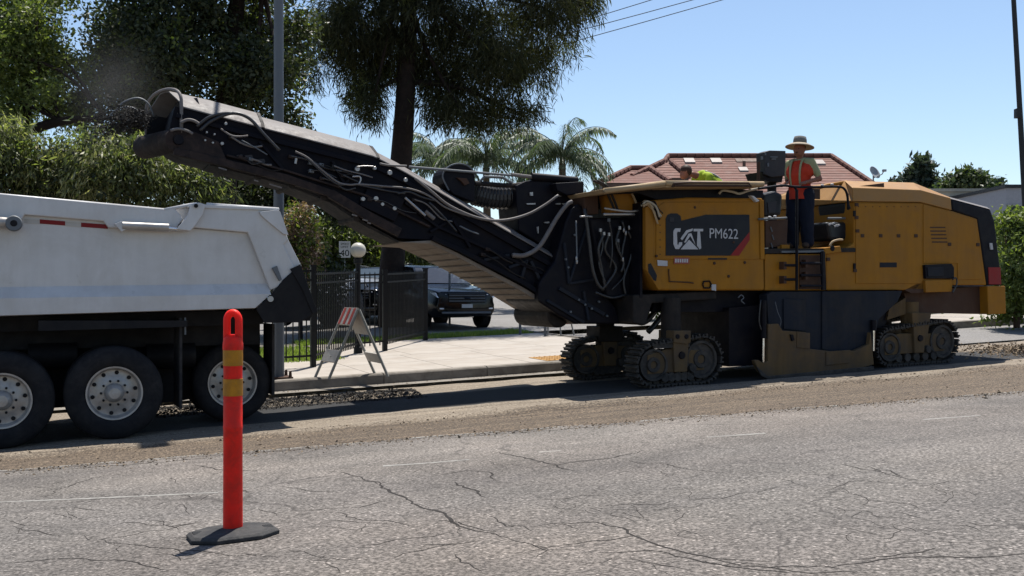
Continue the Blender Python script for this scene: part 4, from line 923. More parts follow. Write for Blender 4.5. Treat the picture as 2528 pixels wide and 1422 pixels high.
# dust extractor: rounded box, bellows, frame, top cylinder
b = MB(); fan = [(1094, 452)] + [(1133 + 40 * math.cos(a), 438 - 34 * math.sin(a)) for a in np.linspace(math.pi, 0, 13)] + [(1172, 500), (1120, 480)]
b.prism(PL(1.55, fan), 1.55, 2.0); fb = P('extractor_fan', b, 'black_paint', bevel=.015)
P('fan_outlet', PR(1.5, 1.55, [(1128, 438), (1152, 440), (1160, 452), (1148, 458), (1140, 448)]), 'rust_brown', fb, bevel=.006)
P('fan_rim', MB().tube([UVZ(x, y, 1.54) for x, y in [(1108, 470)] + fan[1:-2:2]], .012, 6, 3), 'galvanised', fb)
N = 26; pts = [UVZ(*p, 1.8) for p in ((1168, 476), (1220, 486), (1280, 482), (1330, 470), (1380, 462))]; cp = cr(pts, 13)
rings = []; mb = MB(); mb.tube(cp, [.17 + .022 * (i % 2) for i in range(len(cp))], 14); P('bellows_hose', mb, 'hose_rubber')
P('bellows_frame', MB().tube([UVZ(x, y, 1.6) for x, y in ((1172, 452), (1210, 455), (1260, 458), (1320, 452), (1380, 448))], .035, 8, 3), 'black_dusty')
P('bellows_frame', MB().tube([UVZ(x, y, 1.6) for x, y in ((1180, 454), (1196, 436), (1240, 438), (1264, 452))], .022, 8), 'galvanised')
b = MB().cyl(UVZ(1312, 436, 1.5), UVZ(1424, 446, 1.5), .06, n=14); hc = P('slew_cylinder', b, 'black_paint', smooth='auto')
P('piston_rod', MB().cyl(UVZ(1010, 412, 1.5), UVZ(1312, 437, 1.5), .018, n=8), 'galvanised', hc)
P('rod_coupling', MB().cyl(UVZ(1262, 431, 1.5), UVZ(1312, 437, 1.5), .028, n=8), 'cover_grey', hc)
P('valve_block', PR(1.3, 1.6, [(1372, 452), (1440, 448), (1442, 476), (1400, 482), (1376, 470)]), 'black_paint', bevel=.01)

# ---- conveyor boom
B0, B1 = 1.3, 2.2
side_pts = [(432, 262), (520, 283), (640, 314), (780, 350), (920, 386), (1000, 428), (1130, 506), (1370, 640), (1430, 700), (1450, 790), (1408, 784), (1290, 706), (1130, 622), (1066, 592), (985, 588), (905, 545), (815, 490), (700, 449), (540, 406), (450, 382), (424, 368), (416, 335), (424, 292)]
bo = P('conveyor_boom', MB().prism(PL(B0 + .03, side_pts), B0 + .03, B1 - .03), 'boom_side')
def strip(name, pts, w, d, m, v=B0, parent=None, bev=.006):
    """flange bar lying along the side of the boom"""
    mb = MB()
    for (x0, y0), (x1, y1) in zip(pts, pts[1:]):
        L = math.hypot(x1 - x0, y1 - y0); nx, ny = -(y1 - y0) / L * w / 2, (x1 - x0) / L * w / 2
        ex, ey = (x1 - x0) / L * .8, (y1 - y0) / L * .8
        mb.prism(PL(v, [(x0 + nx - ex, y0 + ny - ey), (x1 + nx + ex, y1 + ny + ey), (x1 - nx + ex, y1 - ny + ey), (x0 - nx - ex, y0 - ny - ey)]), v - d, v + .05)
    return P(name, mb, m, parent or bo, bevel=bev)
strip('upper_flange', [(436, 285), (640, 338), (920, 408), (1000, 448), (1130, 524), (1370, 660)], 11, .02, 'boom_side')
strip('lower_flange', [(430, 374), (540, 399), (700, 439), (815, 478)], 18, .05, 'boom_flange')
strip('lower_flange', [(815, 478), (905, 532), (985, 574)], 22, .05, 'boom_flange')
strip('lower_flange', [(560, 384), (700, 420), (900, 482), (1060, 560)], 5, .035, 'boom_flange')
strip('lower_flange', [(1066, 588), (1130, 616), (1290, 698), (1408, 772)], 11, .05, 'boom_side')
strip('mid_rail', [(1000, 500), (1080, 560), (1260, 640), (1370, 690)], 7, .03, 'boom_side')
strip('boom_knee', [(900, 480), (985, 520)], 60, .03, 'boom_side')
for a, c in (((640, 350), (700, 420)), ((820, 398), (850, 455)), ((850, 455), (890, 415)), ((1062, 572), (1120, 540)), ((1195, 642), (1256, 630)), ((1300, 642), (1286, 690)), ((1310, 645), (1344, 716)), ((1354, 722), (1362, 680)), ((1256, 660), (1300, 645)), ((1120, 545), (1160, 610))):
    strip('truss_brace', [a, c], 7, .025, 'navy_plate' if a[0] > 1190 else 'boom_side')
# pan under the lower half, with ribs
b = PR(1.15, 2.5, [(985, 598), (1066, 591), (1130, 621), (1290, 705), (1412, 780), (1395, 797), (1370, 794), (1170, 690)], 1.3)
pan = P('belt_pan', MB().prism(PL(1.3, [(985, 598), (1066, 593), (1130, 623), (1290, 707), (1414, 782), (1404, 790), (1284, 716), (1126, 632), (1062, 602)]), 1.32, 2.65), 'belt_pan', bevel=.01)
for k in range(12):
    t = .04 + .08 * k; x = 1070 + (1410 - 1070) * t; y = 597 + (780 - 597) * t
    u, z = UZ(x, y + 5, 1.32); P('pan_rib', MB().box((u - .015, 1.35, z - .022), (u + .015, 2.62, z - .005)), 'belt_pan', pan)
P('pan_end', MB().lathe(UVZ(1380, 778, 1.4), (0, 1, 0), [(0, .16), (.02, .19), (1.2, .19)], 18), 'black_dusty', pan)
# return belt and idlers below the upper half
b = MB().prism(PL(B0 + .1, [(520, 404), (700, 450), (820, 495), (905, 551), (985, 594), (985, 600), (900, 557), (815, 500), (700, 455), (520, 408)]), B0 + .12, B1 - .12); P('return_belt', b, 'rubber', bo)
for x, y in ((560, 414), (640, 435), (720, 458), (800, 488), (880, 540)): P('belt_idler', MB().cyl(UVZ(x, y, B0 + .05), (UZ(x, y, B0 + .05)[0], B1 - .05, UZ(x, y, B0 + .05)[1]), .045, n=12), 'black_dusty', bo)
# arched cover
def arch(pix, h, m, name, skew=0.):
    'roof-shaped belt cover: sloping near leaf, flat crown, sloping far leaf'
    rings = []; prof = [(B0, 0), (B0 + .05, h * .25), (B0 + .34, h * .97), (B0 + .42, h), (B1 - .42, h), (B1 - .34, h * .97), (B1 - .05, h * .25), (B1, 0)]
    for i, (x, y) in enumerate(pix):
        u, z = UZ(x, y, B0); k = skew if i == 0 else 0.
        r = [(u - k * (v - B0) / (B1 - B0), v, z + zz) for v, zz in prof] + [(u - k * (v - B0) / (B1 - B0), v, z + zz - .015) for v, zz in prof[::-1]]
        rings.append(r)
    return P(name, MB().loft(rings), m, bo, smooth='auto')
arch([(450, 262), (520, 281), (640, 312), (646, 314)], .25, 'cover_grey', 'belt_cover', .34)
arch([(654, 316), (780, 348), (920, 384), (932, 389)], .21, 'cover_grey', 'belt_cover')
arch([(936, 391), (1000, 424), (1130, 500), (1370, 636)], .17, 'cover_grey', 'belt_cover')
for x, y in ((650, 315), (934, 390)): arch([(x - 4, y - 2), (x + 4, y)], .255 if x < 700 else .215, 'black_dusty', 'cover_strap')
# end hoop (the cover is cut on the skew), side cheeks, head drum
SK = .34
def skew(u, v): return u - SK * (v - B0) / (B1 - B0)
u0_, z0_ = UZ(448, 262, B0); pts = []
for zz in (-.34, -.2): pts.append((u0_, B0, z0_ + zz))
for k in range(21):
    a = math.pi * k / 20; v = (B0 + B1) / 2 - (B1 - B0) / 2 * math.cos(a); pts.append((skew(u0_, v), v, z0_ + .27 * math.sin(a) ** .6))
for zz in (-.2, -.42): pts.append((skew(u0_, B1), B1, z0_ + zz))
P('end_hoop', MB().tube(pts, .022, 8), 'cover_grey', bo, smooth=True)
P('far_cheek', MB().add([(u0_ + .5, B1 - .02, z0_ + .1), (skew(u0_, B1), B1 - .02, z0_ + .05), (skew(u0_, B1), B1 - .02, z0_ - .5), (u0_ + .5, B1 - .02, z0_ - .6)], [(0, 1, 2, 3)]), 'black_paint', bo)
P('inner_curtain', MB().add([(u0_ + .25, B0 + .05, z0_ - .02), (u0_ - .02, B1 - .1, z0_ - .05), (u0_ - .05, B1 - .12, z0_ + .19), (u0_ + .22, B0 + .2, z0_ + .16)], [(0, 1, 2, 3)]), 'console_grey', bo)
ud_, zd_ = UZ(440, 340, B0)
def ring_(v, r, du=0.): return [(skew(ud_, v) + du + r * math.cos(2 * math.pi * k / 26), v, zd_ - .03 + r * math.sin(2 * math.pi * k / 26)) for k in range(26)]
P('head_drum', MB().loft([ring_(B0 - .01, .1), ring_(B0, .155), ring_(B1 - .05, .155), ring_(B1 - .04, .1)]), 'boom_flange', bo, smooth='auto')
P('drum_shaft', MB().lathe((ud_, B0 - .06, zd_ - .03), (0, 1, 0), [(0, .03), (0, .06), (.06, .07)], 14), 'black_paint', bo)
b = MB().prism(PL(B0, [(424, 316), (470, 322), (540, 350), (560, 398), (480, 388), (440, 376)]), B0 - .02, B0 + .03); P('head_plate', b, 'boom_flange', bo, bevel=.012)
for x, y in ((372, 262), (350, 284)):
    P('guard_hoop', MB().tube([UVZ(x + 8, y + 26, B0 + .6), UVZ(x - 6, y - 6, B0 + .6), UVZ(x - 32, y - 20, B0 + .6), UVZ(x - 66, y - 10, B0 + .6), UVZ(x - 84, y + 10, B0 + .6)], .012, 6, 5), 'galvanised', bo, smooth=True)
P('guard_arm', MB().tube([UVZ(352, 318, B0 + .6), UVZ(320, 300, B0 + .6), UVZ(285, 282, B0 + .6)], .02, 6, 3), 'black_dusty', bo)
# millings leaving the belt
sp = []
for _ in range(3200):
    t_ = abs(random.gauss(0, .55)); u, z = UZ(352 - 95 * t_, 296 + 14 * t_ * t_, B0 + .45); k_ = .05 + .075 * t_
    sp.append((u + random.gauss(0, .06), B0 + .45 + random.gauss(0, .16), z + random.gauss(0, k_)))
chunks('flying_millings', sp, 'millings_dark', .006, .026, 'dark crushed asphalt flying off the conveyor tip')
for a, c, w in (((1392, 600), (1404, 700), 6), ((1404, 700), (1448, 560), 5), ((1404, 700), (1470, 690), 6), ((1380, 712), (1490, 776), 9), ((1350, 742), (1440, 796), 7), ((1440, 720), (1452, 790), 6), ((1470, 640), (1490, 722), 5)):
    strip('mount_rib', [a, c], w, .03, 'navy_plate', 1.17)
for x, y in ((1398, 640), (1404, 660), (1430, 740), (1446, 752), (1462, 762), (1480, 745), (1420, 580), (1410, 770), (1500, 780)): P('mount_bolt', disc(x, y, 1.13, .018, .03, 8), 'galvanised')
# hoses and fittings on the boom side
HS = [([(494, 322), (520, 300), (560, 282), (590, 281), (620, 296), (650, 330), (690, 372)], .022, 'hose_rubber'), ([(486, 312), (515, 290), (550, 280), (575, 279)], .02, 'hose_rubber'),
      ([(421, 322), (440, 318), (460, 322), (476, 330)], .018, 'cover_grey'), ([(446, 303), (462, 296), (478, 298), (492, 306)], .02, 'cover_grey'), ([(545, 318), (570, 334), (592, 337), (612, 335)], .012, 'cover_grey'),
      ([(596, 346), (630, 364), (660, 382)], .008, 'galvanised'), ([(729, 374), (760, 390), (800, 424), (835, 450), (862, 456), (890, 455), (950, 460), (1010, 466), (1060, 484), (1100, 512), (1160, 534)], .014, 'cover_grey'),
      ([(760, 392), (800, 430), (835, 455), (880, 456), (950, 470), (1000, 478)], .012, 'hose_rubber'), ([(870, 436), (888, 436), (890, 446), (884, 456)], .012, 'bolt_steel'),
      ([(1025, 440), (1062, 470), (1110, 508), (1180, 538), (1240, 544), (1300, 530), (1345, 506), (1378, 482)], .02, 'cover_grey'), ([(982, 478), (1010, 474), (1040, 486), (1074, 496)], .014, 'hose_rubber'),
      ([(1265, 630), (1296, 630), (1330, 610), (1356, 570), (1376, 536), (1400, 505), (1412, 498)], .034, 'cover_grey'), ([(1135, 558), (1160, 570), (1182, 578)], .012, 'galvanised'), ([(1060, 500), (1100, 540), (1128, 572)], .014, 'hose_rubber'),
      ([(880, 412), (900, 410), (924, 411)], .01, 'bolt_steel'), ([(938, 404), (960, 408), (1004, 410)], .016, 'cover_grey')]
for pts, r, m in HS: P('hydraulic_hose', MB().tube([UVZ(x, y, B0 - .07) for x, y in pts], r, 8, 6), m, bo, smooth=True)
for k in range(16):
    x0 = random.uniform(520, 1280); yt = np.interp(x0, [432, 640, 920, 1000, 1130, 1370], [285, 338, 410, 452, 530, 662]); yb = np.interp(x0, [430, 700, 815, 985, 1130, 1400], [370, 430, 470, 560, 610, 765])
    y0 = yt + (yb - yt) * random.uniform(.15, .8); sl = .3 if x0 < 950 else .58; Lx = random.uniform(50, 130)
    pts = [(x0, y0), (x0 + Lx * .33, y0 + Lx * .33 * sl + random.uniform(-6, 10)), (x0 + Lx * .7, y0 + Lx * .7 * sl + random.uniform(-4, 12)), (x0 + Lx, y0 + Lx * sl)]
    P('control_cable', MB().tube([UVZ(x, y, B0 - .04 - .02 * random.random()) for x, y in pts], random.choice((.007, .010, .014)), 6, 5), random.choice(('hose_rubber', 'hose_rubber', 'cover_grey', 'black_dusty')), bo, smooth=True)
    P('cable_bracket', PR(B0 - .05, B0 + .03, [(x0 - 5, y0 - 4), (x0 + 6, y0 - 2), (x0 + 6, y0 + 6), (x0 - 5, y0 + 4)]), random.choice(('black_dusty', 'galvanised', 'boom_flange')), bo, bevel=.004)
P('tension_rod', MB().cyl(UVZ(1000, 488, B0 - .05), UVZ(1050, 532, B0 - .05), .018, n=8), 'bolt_steel', bo)
P('tension_rod', MB().cyl(UVZ(1050, 522, B0 - .05), UVZ(1072, 540, B0 - .05), .03, n=8), 'cover_grey', bo)
P('cable_clip', MB().cyl(UVZ(732, 387, B0 - .04), UVZ(729, 404, B0 - .04), .018, n=8), 'bolt_steel', bo)
for x, y, r in ((511, 326, .014), (530, 331, .014), (507, 346, .014), (526, 352, .014), (549, 354, .022), (897, 491, .03), (929, 490, .035), (945, 504, .025), (975, 514, .03), (883, 417, .035), (926, 415, .025), (963, 426, .035), (1002, 444, .03), (558, 305, .02), (1420, 636, .02)):
    P('boom_bolt', disc(x, y, B0 - .05, r, .06, 10), 'bolt_steel', bo)
for x0, x1, y0 in ((584, 598, 383), (604, 622, 384), (628, 652, 394)): P('worn_patch', PR(B0 - .025, B0 + .03, [(x0, y0), (x1, y0 - 2), (x1 + 3, y0 + 6), (x1 - 2, y0 + 12), (x0 + 6, y0 + 10)]), 'console_grey', bo)
for x, y, l in ((628, 443, 10), (666, 453, 30), (870, 528, 12), (896, 540, 12), (908, 548, 8), (540, 412, 20)): P('scraper_edge', PR(B0 - .08, B0 - .05, [(x, y), (x + l, y + l * .3), (x + l, y + l * .3 + 3), (x, y + 3)]), 'cover_grey', bo)
# ================================================================== STREET FURNITURE
# ---- delineator post
du, dv, dY = G(575, 1324, road_z); dz = road_z(du, dv)
D = Thing('delineator_post', (du, dv, dz), label='orange red delineator post with two amber bands on a black rubber base', cat='delineator')
def rim(r, k=8, e=.3): return [(r * math.cos(2 * math.pi * (i + .5) / k), r * math.sin(2 * math.pi * (i + .5) / k)) for i in range(k)]
slope = lambda x, y: .0325 * x - .0568 * y
rings = []
for z, r in ((0.002, .208), (.018, .208), (.030, .192), (.035, .125), (.044, .07)):
    rings.append([(du + x * 1.06, dv + y * .98, dz + z + slope(x, y)) for x, y in [(r * math.copysign(abs(math.cos(a)) ** .8, math.cos(a)), r * math.copysign(abs(math.sin(a)) ** .8, math.sin(a))) for a in [2 * math.pi * (i + .5) / 8 for i in range(8)]]])
db = D.part('base', MB().loft(rings), 'base_rubber', bevel=.003)
for a in (rad(-10), rad(170)):
    x, y = .165 * math.cos(a), .165 * math.sin(a)
    D.part('hand_slot', MB().box((du + x - .022, dv + y - .03, dz + .016 + slope(x, y)), (du + x + .022, dv + y + .03, dz + .0335 + slope(x, y))), 'sign_black', db)
s = 1 / 497.0; zt = lambda py: dz + (1324 - py) * dY / F
R0 = .046
po = D.part('post', MB().lathe((du, dv, 0), (0, 0, 1), [(zt(1318), R0 * 1.05), (zt(1305), R0 * 1.02), (zt(1060), R0 * .99), (zt(1058), R0 * 1.02), (zt(1052), R0 * 1.02), (zt(1050), R0 * .99), (zt(870), R0 * .98), (zt(862), R0 * 1.06), (zt(850), R0 * 1.06), (zt(835), R0 * .95), (zt(826), R0 * .5)], 28), 'delineator_orange', smooth='auto')
for ya, yb in ((903, 862), (977, 935)):
    D.part('reflective_band', MB().lathe((du, dv, 0), (0, 0, 1), [(zt(ya), R0 * .99), (zt(ya) + .001, R0 * 1.035), (zt(yb) - .001, R0 * 1.035), (zt(yb), R0 * .99)], 28), 'band_amber', po, smooth='auto')
# loop handle, in the plane across the sight line
pts = []; hw = .029
ra = math.atan2(-SY, CY)   # handle faces the camera: image x axis expressed in the road frame
ex = Vector((CY, -SY, 0))
for k in range(8): pts.append(Vector((du, dv, 0)) + ex * -hw + Vector((0, 0, zt(852) + (zt(792) - zt(852)) * k / 7)))
for k in range(1, 12): a = math.pi * (1 - k / 12); pts.append(Vector((du, dv, zt(792))) + ex * hw * math.cos(a) + Vector((0, 0, .038 * math.sin(a))))
for k in range(8): pts.append(Vector((du, dv, 0)) + ex * hw + Vector((0, 0, zt(792) + (zt(852) - zt(792)) * k / 7)))
D.part('loop_handle', MB().tube(pts, .0185, 10), 'delineator_orange', smooth=True)
D.part('handle_knob', MB().sph((du, dv, zt(842)), .024, 12, 8, (1.2, 1, .9)), 'delineator_orange', smooth=True)

# ---- folding A-frame barricade on the pavement
f1, f2 = G(778, 932, walk_z), G(812, 936, walk_z); f3, f4 = G(925, 922, walk_z), G(958, 930, walk_z)
hB = 1.08
def barr_pts():
    a, b, c, d = [Vector((f[0], f[1], walk_z(f[0], f[1]))) for f in (f1, f2, f3, f4)]
    apl = (a + c) / 2 + Vector((0, 0, hB)); apr = (b + d) / 2 + Vector((0, 0, hB)); return a, b, c, d, apl, apr
a, b_, c, d, apl, apr = barr_pts()
BA = Thing('folding_barricade', ((a + b_ + c + d) / 4)[:], label='folding A-frame barricade with faded red and white board on the pavement', cat='barricade')
for p, q in ((a, apl), (b_, apr), (c, apl), (d, apr)): BA.part('leg', MB().tube([p, p.lerp(q, .98)], .022, 6), 'barricade_grey')
def board(p0, p1, q0, q1, t0, t1, m, name='board', off=.02):
    A, B2, C2, D2 = p0.lerp(q0, t0), p1.lerp(q1, t0), p1.lerp(q1, t1), p0.lerp(q0, t1)
    n_ = (B2 - A).cross(D2 - A).normalized() * off
    mb = MB().add([A - n_, B2 - n_, C2 - n_, D2 - n_, A + n_, B2 + n_, C2 + n_, D2 + n_], [(0, 1, 2, 3), (7, 6, 5, 4), (0, 4, 5, 1), (1, 5, 6, 2), (2, 6, 7, 3), (3, 7, 4, 0)])
    return BA.part(name, mb, m, bevel=.003)
board(a, b_, apl, apr, .76, 1.0, 'board_white'); board(a, b_, apl, apr, .23, .40, 'board_white'); board(c, d, apl, apr, .62, .96, 'board_white'); board(c, d, apl, apr, .20, .34, 'board_white')
for k in range(3):
    s0, s1 = .04 + .36 * k, .20 + .36 * k
    board(a.lerp(b_, s0), a.lerp(b_, s1), apl.lerp(apr, s0), apl.lerp(apr, s1), .765, .995, 'board_red', 'red_stripe', .024)
BA.part('maker_mark', MB().sph(a.lerp(b_, .5).lerp(apl.lerp(apr, .5), .31) + Vector((0, -.03, 0)), .03, 8, 6, (1, .3, .5)), 'barricade_grey')
# small barricade further down the side street
g0 = G(1385, 828, walk_z)
B2_ = Thing('low_barricade', (g0[0], g0[1], walk_z(g0[0], g0[1])), label='low white barricade far behind the conveyor foot, half hidden by the track', cat='barricade')
for dx in (-.35, .0, .35): B2_.part('leg', MB().tube([(g0[0] + dx, g0[1], walk_z(g0[0], g0[1])), (g0[0] + dx * .8, g0[1] + .1, walk_z(g0[0], g0[1]) + .45)], .02, 6), 'barricade_grey')
B2_.part('board', MB().box((g0[0] - .4, g0[1] - .02, walk_z(*g0[:2]) + .26), (g0[0] + .45, g0[1] + .0, walk_z(*g0[:2]) + .40)), 'board_white')
B2_.part('red_stripe', MB().box((g0[0] + .1, g0[1] - .025, walk_z(*g0[:2]) + .27), (g0[0] + .25, g0[1] - .021, walk_z(*g0[:2]) + .39)), 'board_red')

# ---- iron fence: run along the pavement, gate panel, return run
P1 = Vector(G(773, 906, walk_z)[:2]); P2 = Vector(G(884, 872, walk_z)[:2]); P3 = Vector(G(950, 866, walk_z)[:2]); P4 = Vector(G(1050, 840, walk_z)[:2])
P0 = P1 + Vector((-5.5, 0.1))
def fence(a, b, hgt, posts, label, spacing=.115, low=.12):
    a, b = Vector(a), Vector(b); L = (b - a).length; d = (b - a) / L
    z0 = walk_z(a.x, a.y); t = Thing('iron_fence', (a.x, a.y, z0 - .02), label=label, cat='fence')
    n = int(L / spacing); first_ = None
    gz = lambda p: walk_z(p.x, p.y)
    for k in range(1, n):
        p = a + d * (k * L / n)
        if first_ is None:
            mb = MB().box((-.010, -.010, low), (.010, .010, hgt - .02)); mb.add([(-.008, -.008, hgt - .02), (.008, -.008, hgt - .02), (.008, .008, hgt - .02), (-.008, .008, hgt - .02), (0, 0, hgt + .03)], [(0, 1, 4), (1, 2, 4), (2, 3, 4), (3, 0, 4)])
            o = first_ = make('picket', mb.v, mb.f, 'fence_black', t.o)
        else: o = first_.copy(); COL.objects.link(o); o.parent = t.o
        o.location = (p.x - t.base.x, p.y - t.base.y, gz(p) - t.base.z)
    for zz in (low + .06, hgt - .22, hgt - .06):
        n_ = Vector((-d.y, d.x)) * .018; vs = []
        for p in (a, b):
            for sx, sz in ((-1, 0), (1, 0), (1, .035), (-1, .035)): vs.append((p.x + n_.x * sx, p.y + n_.y * sx, gz(p) + zz + sz))
        t.part('rail', MB().add(vs, [(0, 1, 2, 3), (7, 6, 5, 4), (0, 4, 5, 1), (1, 5, 6, 2), (2, 6, 7, 3), (3, 7, 4, 0)]), 'fence_black')
    for p in posts:
        w = .045; t.part('post', MB().box((p.x - w, p.y - w, gz(p) - .02), (p.x + w, p.y + w, gz(p) + hgt + .03)).box((p.x - w - .01, p.y - w - .01, gz(p) + hgt + .03), (p.x + w + .01, p.y + w + .01, gz(p) + hgt + .06)), 'fence_black')
    return t
fence(P0, P1, 1.72, [P1, P0], 'black iron fence run beside the grass, just right of the truck tail')
fence(P1 + (P2 - P1) * .03, P2, 1.66, [], 'black iron gate panel between fence post and globe lamp', .10)
fence(P2 + (P3 - P2) * .06, P3, 1.6, [], 'short black iron fence panel in front of the pine trunk', .11)
fence(P3, P4, 1.6, [P3, P4], 'black iron fence panel receding to the right in front of the dark car', .088)

# ---- globe lamp
gl = P2; gzv = walk_z(gl.x, gl.y); u_, z_ = gl.x, AT(884, 618, 1).z
Yg = G(884, 872, walk_z)[2]; zg = (HZ - 618) / F * Yg + H
L = Thing('globe_lamp', (gl.x, gl.y, gzv), label='white globe lamp on a short black post beside the gate', cat='lamp')
L.part('lamp_post', MB().lathe((gl.x, gl.y, 0), (0, 0, 1), [(gzv - .02, .09), (gzv + .12, .085), (gzv + .14, .06), (zg - .28, .05), (zg - .26, .085), (zg - .17, .09), (zg - .15, .06)], 16), 'fence_black', smooth='auto')
L.part('globe', MB().sph((gl.x, gl.y, zg), .155, 24, 16), 'globe_white', smooth=True)

# ---- street light pole by the kerb
pu, pv, pY = G(688, 934, walk_z); pz = walk_z(pu, pv)
SP = Thing('street_light_pole', (pu, pv, pz), label='grey steel street light pole standing by the kerb behind the truck', cat='pole')
SP.part('shaft', MB().tube([(pu, pv, pz + .02), (pu - .0, pv, pz + 8.6)], [.088, .070], 16), 'galvanised', smooth='auto')
SP.part('base_plate', MB().box((pu - .19, pv - .19, pz - .01), (pu + .19, pv + .19, pz + .03)), 'rust_brown', bevel=.005)
for sx in (-1, 1):
    for sy in (-1, 1): SP.part('anchor_bolt', MB().cyl((pu + sx * .15, pv + sy * .15, pz), (pu + sx * .15, pv + sy * .15, pz + .12), .03, .02, n=8), 'rust_brown')
SP.part('arm', MB().tube([(pu, pv, pz + 8.5), (pu, pv - .8, pz + 9.0), (pu, pv - 2.0, pz + 9.2)], .035, 8, 4), 'galvanised')
SP.part('luminaire', MB().box((pu - .15, pv - 2.6, pz + 9.12), (pu + .15, pv - 1.95, pz + 9.24)), 'galvanised', bevel=.03)
def free(name, label, cat, base, group=None): return Thing(name, base, 0, label, cat, group, road=False)
# dark far pole seen through the trees
p = AT(210, 500, 34); q = free('utility_pole', 'thin dark green pole seen through the gap in the left trees', 'pole', (p.x, p.y, 0))
q.part('shaft', MB().tube([(p.x, p.y, 0), (p.x, p.y, AT(210, 190, 34).z)], [.075, .055], 10), 'leaf_far_dark')
q.part('cap', MB().sph((p.x, p.y, AT(210, 190, 34).z), .07, 10, 6), 'galvanised')
# leaning pole at the right edge
a, b_ = AT(2534, 560, 27), AT(2499, -60, 27); a = b_ + (a - b_) * 1.45
q = free('leaning_pole', 'tall dark leaning light pole at the right edge of the picture', 'pole', tuple(a))
q.part('shaft', MB().tube([a, b_ + (b_ - a) * .2], [.085, .055], 12), 'wire_black')
m_ = AT(2513, 281, 27); q.part('junction_box', MB().box((m_.x - .09, m_.y - .12, m_.z - .12), (m_.x + .05, m_.y + .05, m_.z + .13)), 'wire_black', bevel=.01)
# sign
sY = 33; sc = AT(851, 616, sY); SG = free('speed_limit_sign', 'white SPEED LIMIT 40 sign on a thin post left of the globe lamp', 'sign', (sc.x, sY, .3))
w2, h2 = .185, .265
SG.part('sign_plate', MB().box((sc.x - w2, sY - .006, sc.z - h2), (sc.x + w2, sY, sc.z + h2)), 'sign_white', bevel=.004)
SG.part('sign_post', MB().cyl((sc.x, sY + .03, .3), (sc.x, sY + .03, sc.z + h2), .022, n=8), 'galvanised')
def flat_text(t, s_, cx, zb, wdt, hgt, m, name):
    tv, tf = text_mesh(s_, 1, .004); xs = [v[0] for v in tv]; ys = [v[1] for v in tv]
    vs = [(cx - wdt / 2 + (x - min(xs)) / (max(xs) - min(xs)) * wdt, sY - .010 + zz * .5, zb + (y - min(ys)) / (max(ys) - min(ys)) * hgt) for x, y, zz in tv]
    t.part(name, MB().add(vs, tf), m)
flat_text(SG, 'SPEED', sc.x, sc.z + .15, .27, .065, 'sign_black', 'lettering'); flat_text(SG, 'LIMIT', sc.x, sc.z + .05, .25, .065, 'sign_black', 'lettering'); flat_text(SG, '40', sc.x, sc.z - .22, .29, .21, 'sign_black', 'lettering')
# thin posts behind the conveyor
for x, yt, yb, lab in ((1110, 664, 806, 'thin grey steel post in front of the dark parked car'), (1284, 752, 826, 'short grey post between dark car and conveyor foot'), (1346, 788, 830, 'shortest grey post, under the low end of the conveyor')):
    g0 = G(x, yb, walk_z); zb = walk_z(*g0[:2]); t = Thing('steel_post', (g0[0], g0[1], zb), label=lab, cat='post')
    ht = (yb - yt) * g0[2] / F
    t.part('shaft', MB().cyl((g0[0], g0[1], zb - .02), (g0[0], g0[1], zb + ht), .032, n=10), 'galvanised'); t.part('cap', MB().lathe((g0[0], g0[1], zb + ht), (0, 0, 1), [(0, .036), (.02, .036), (.03, .01)], 10), 'galvanised')

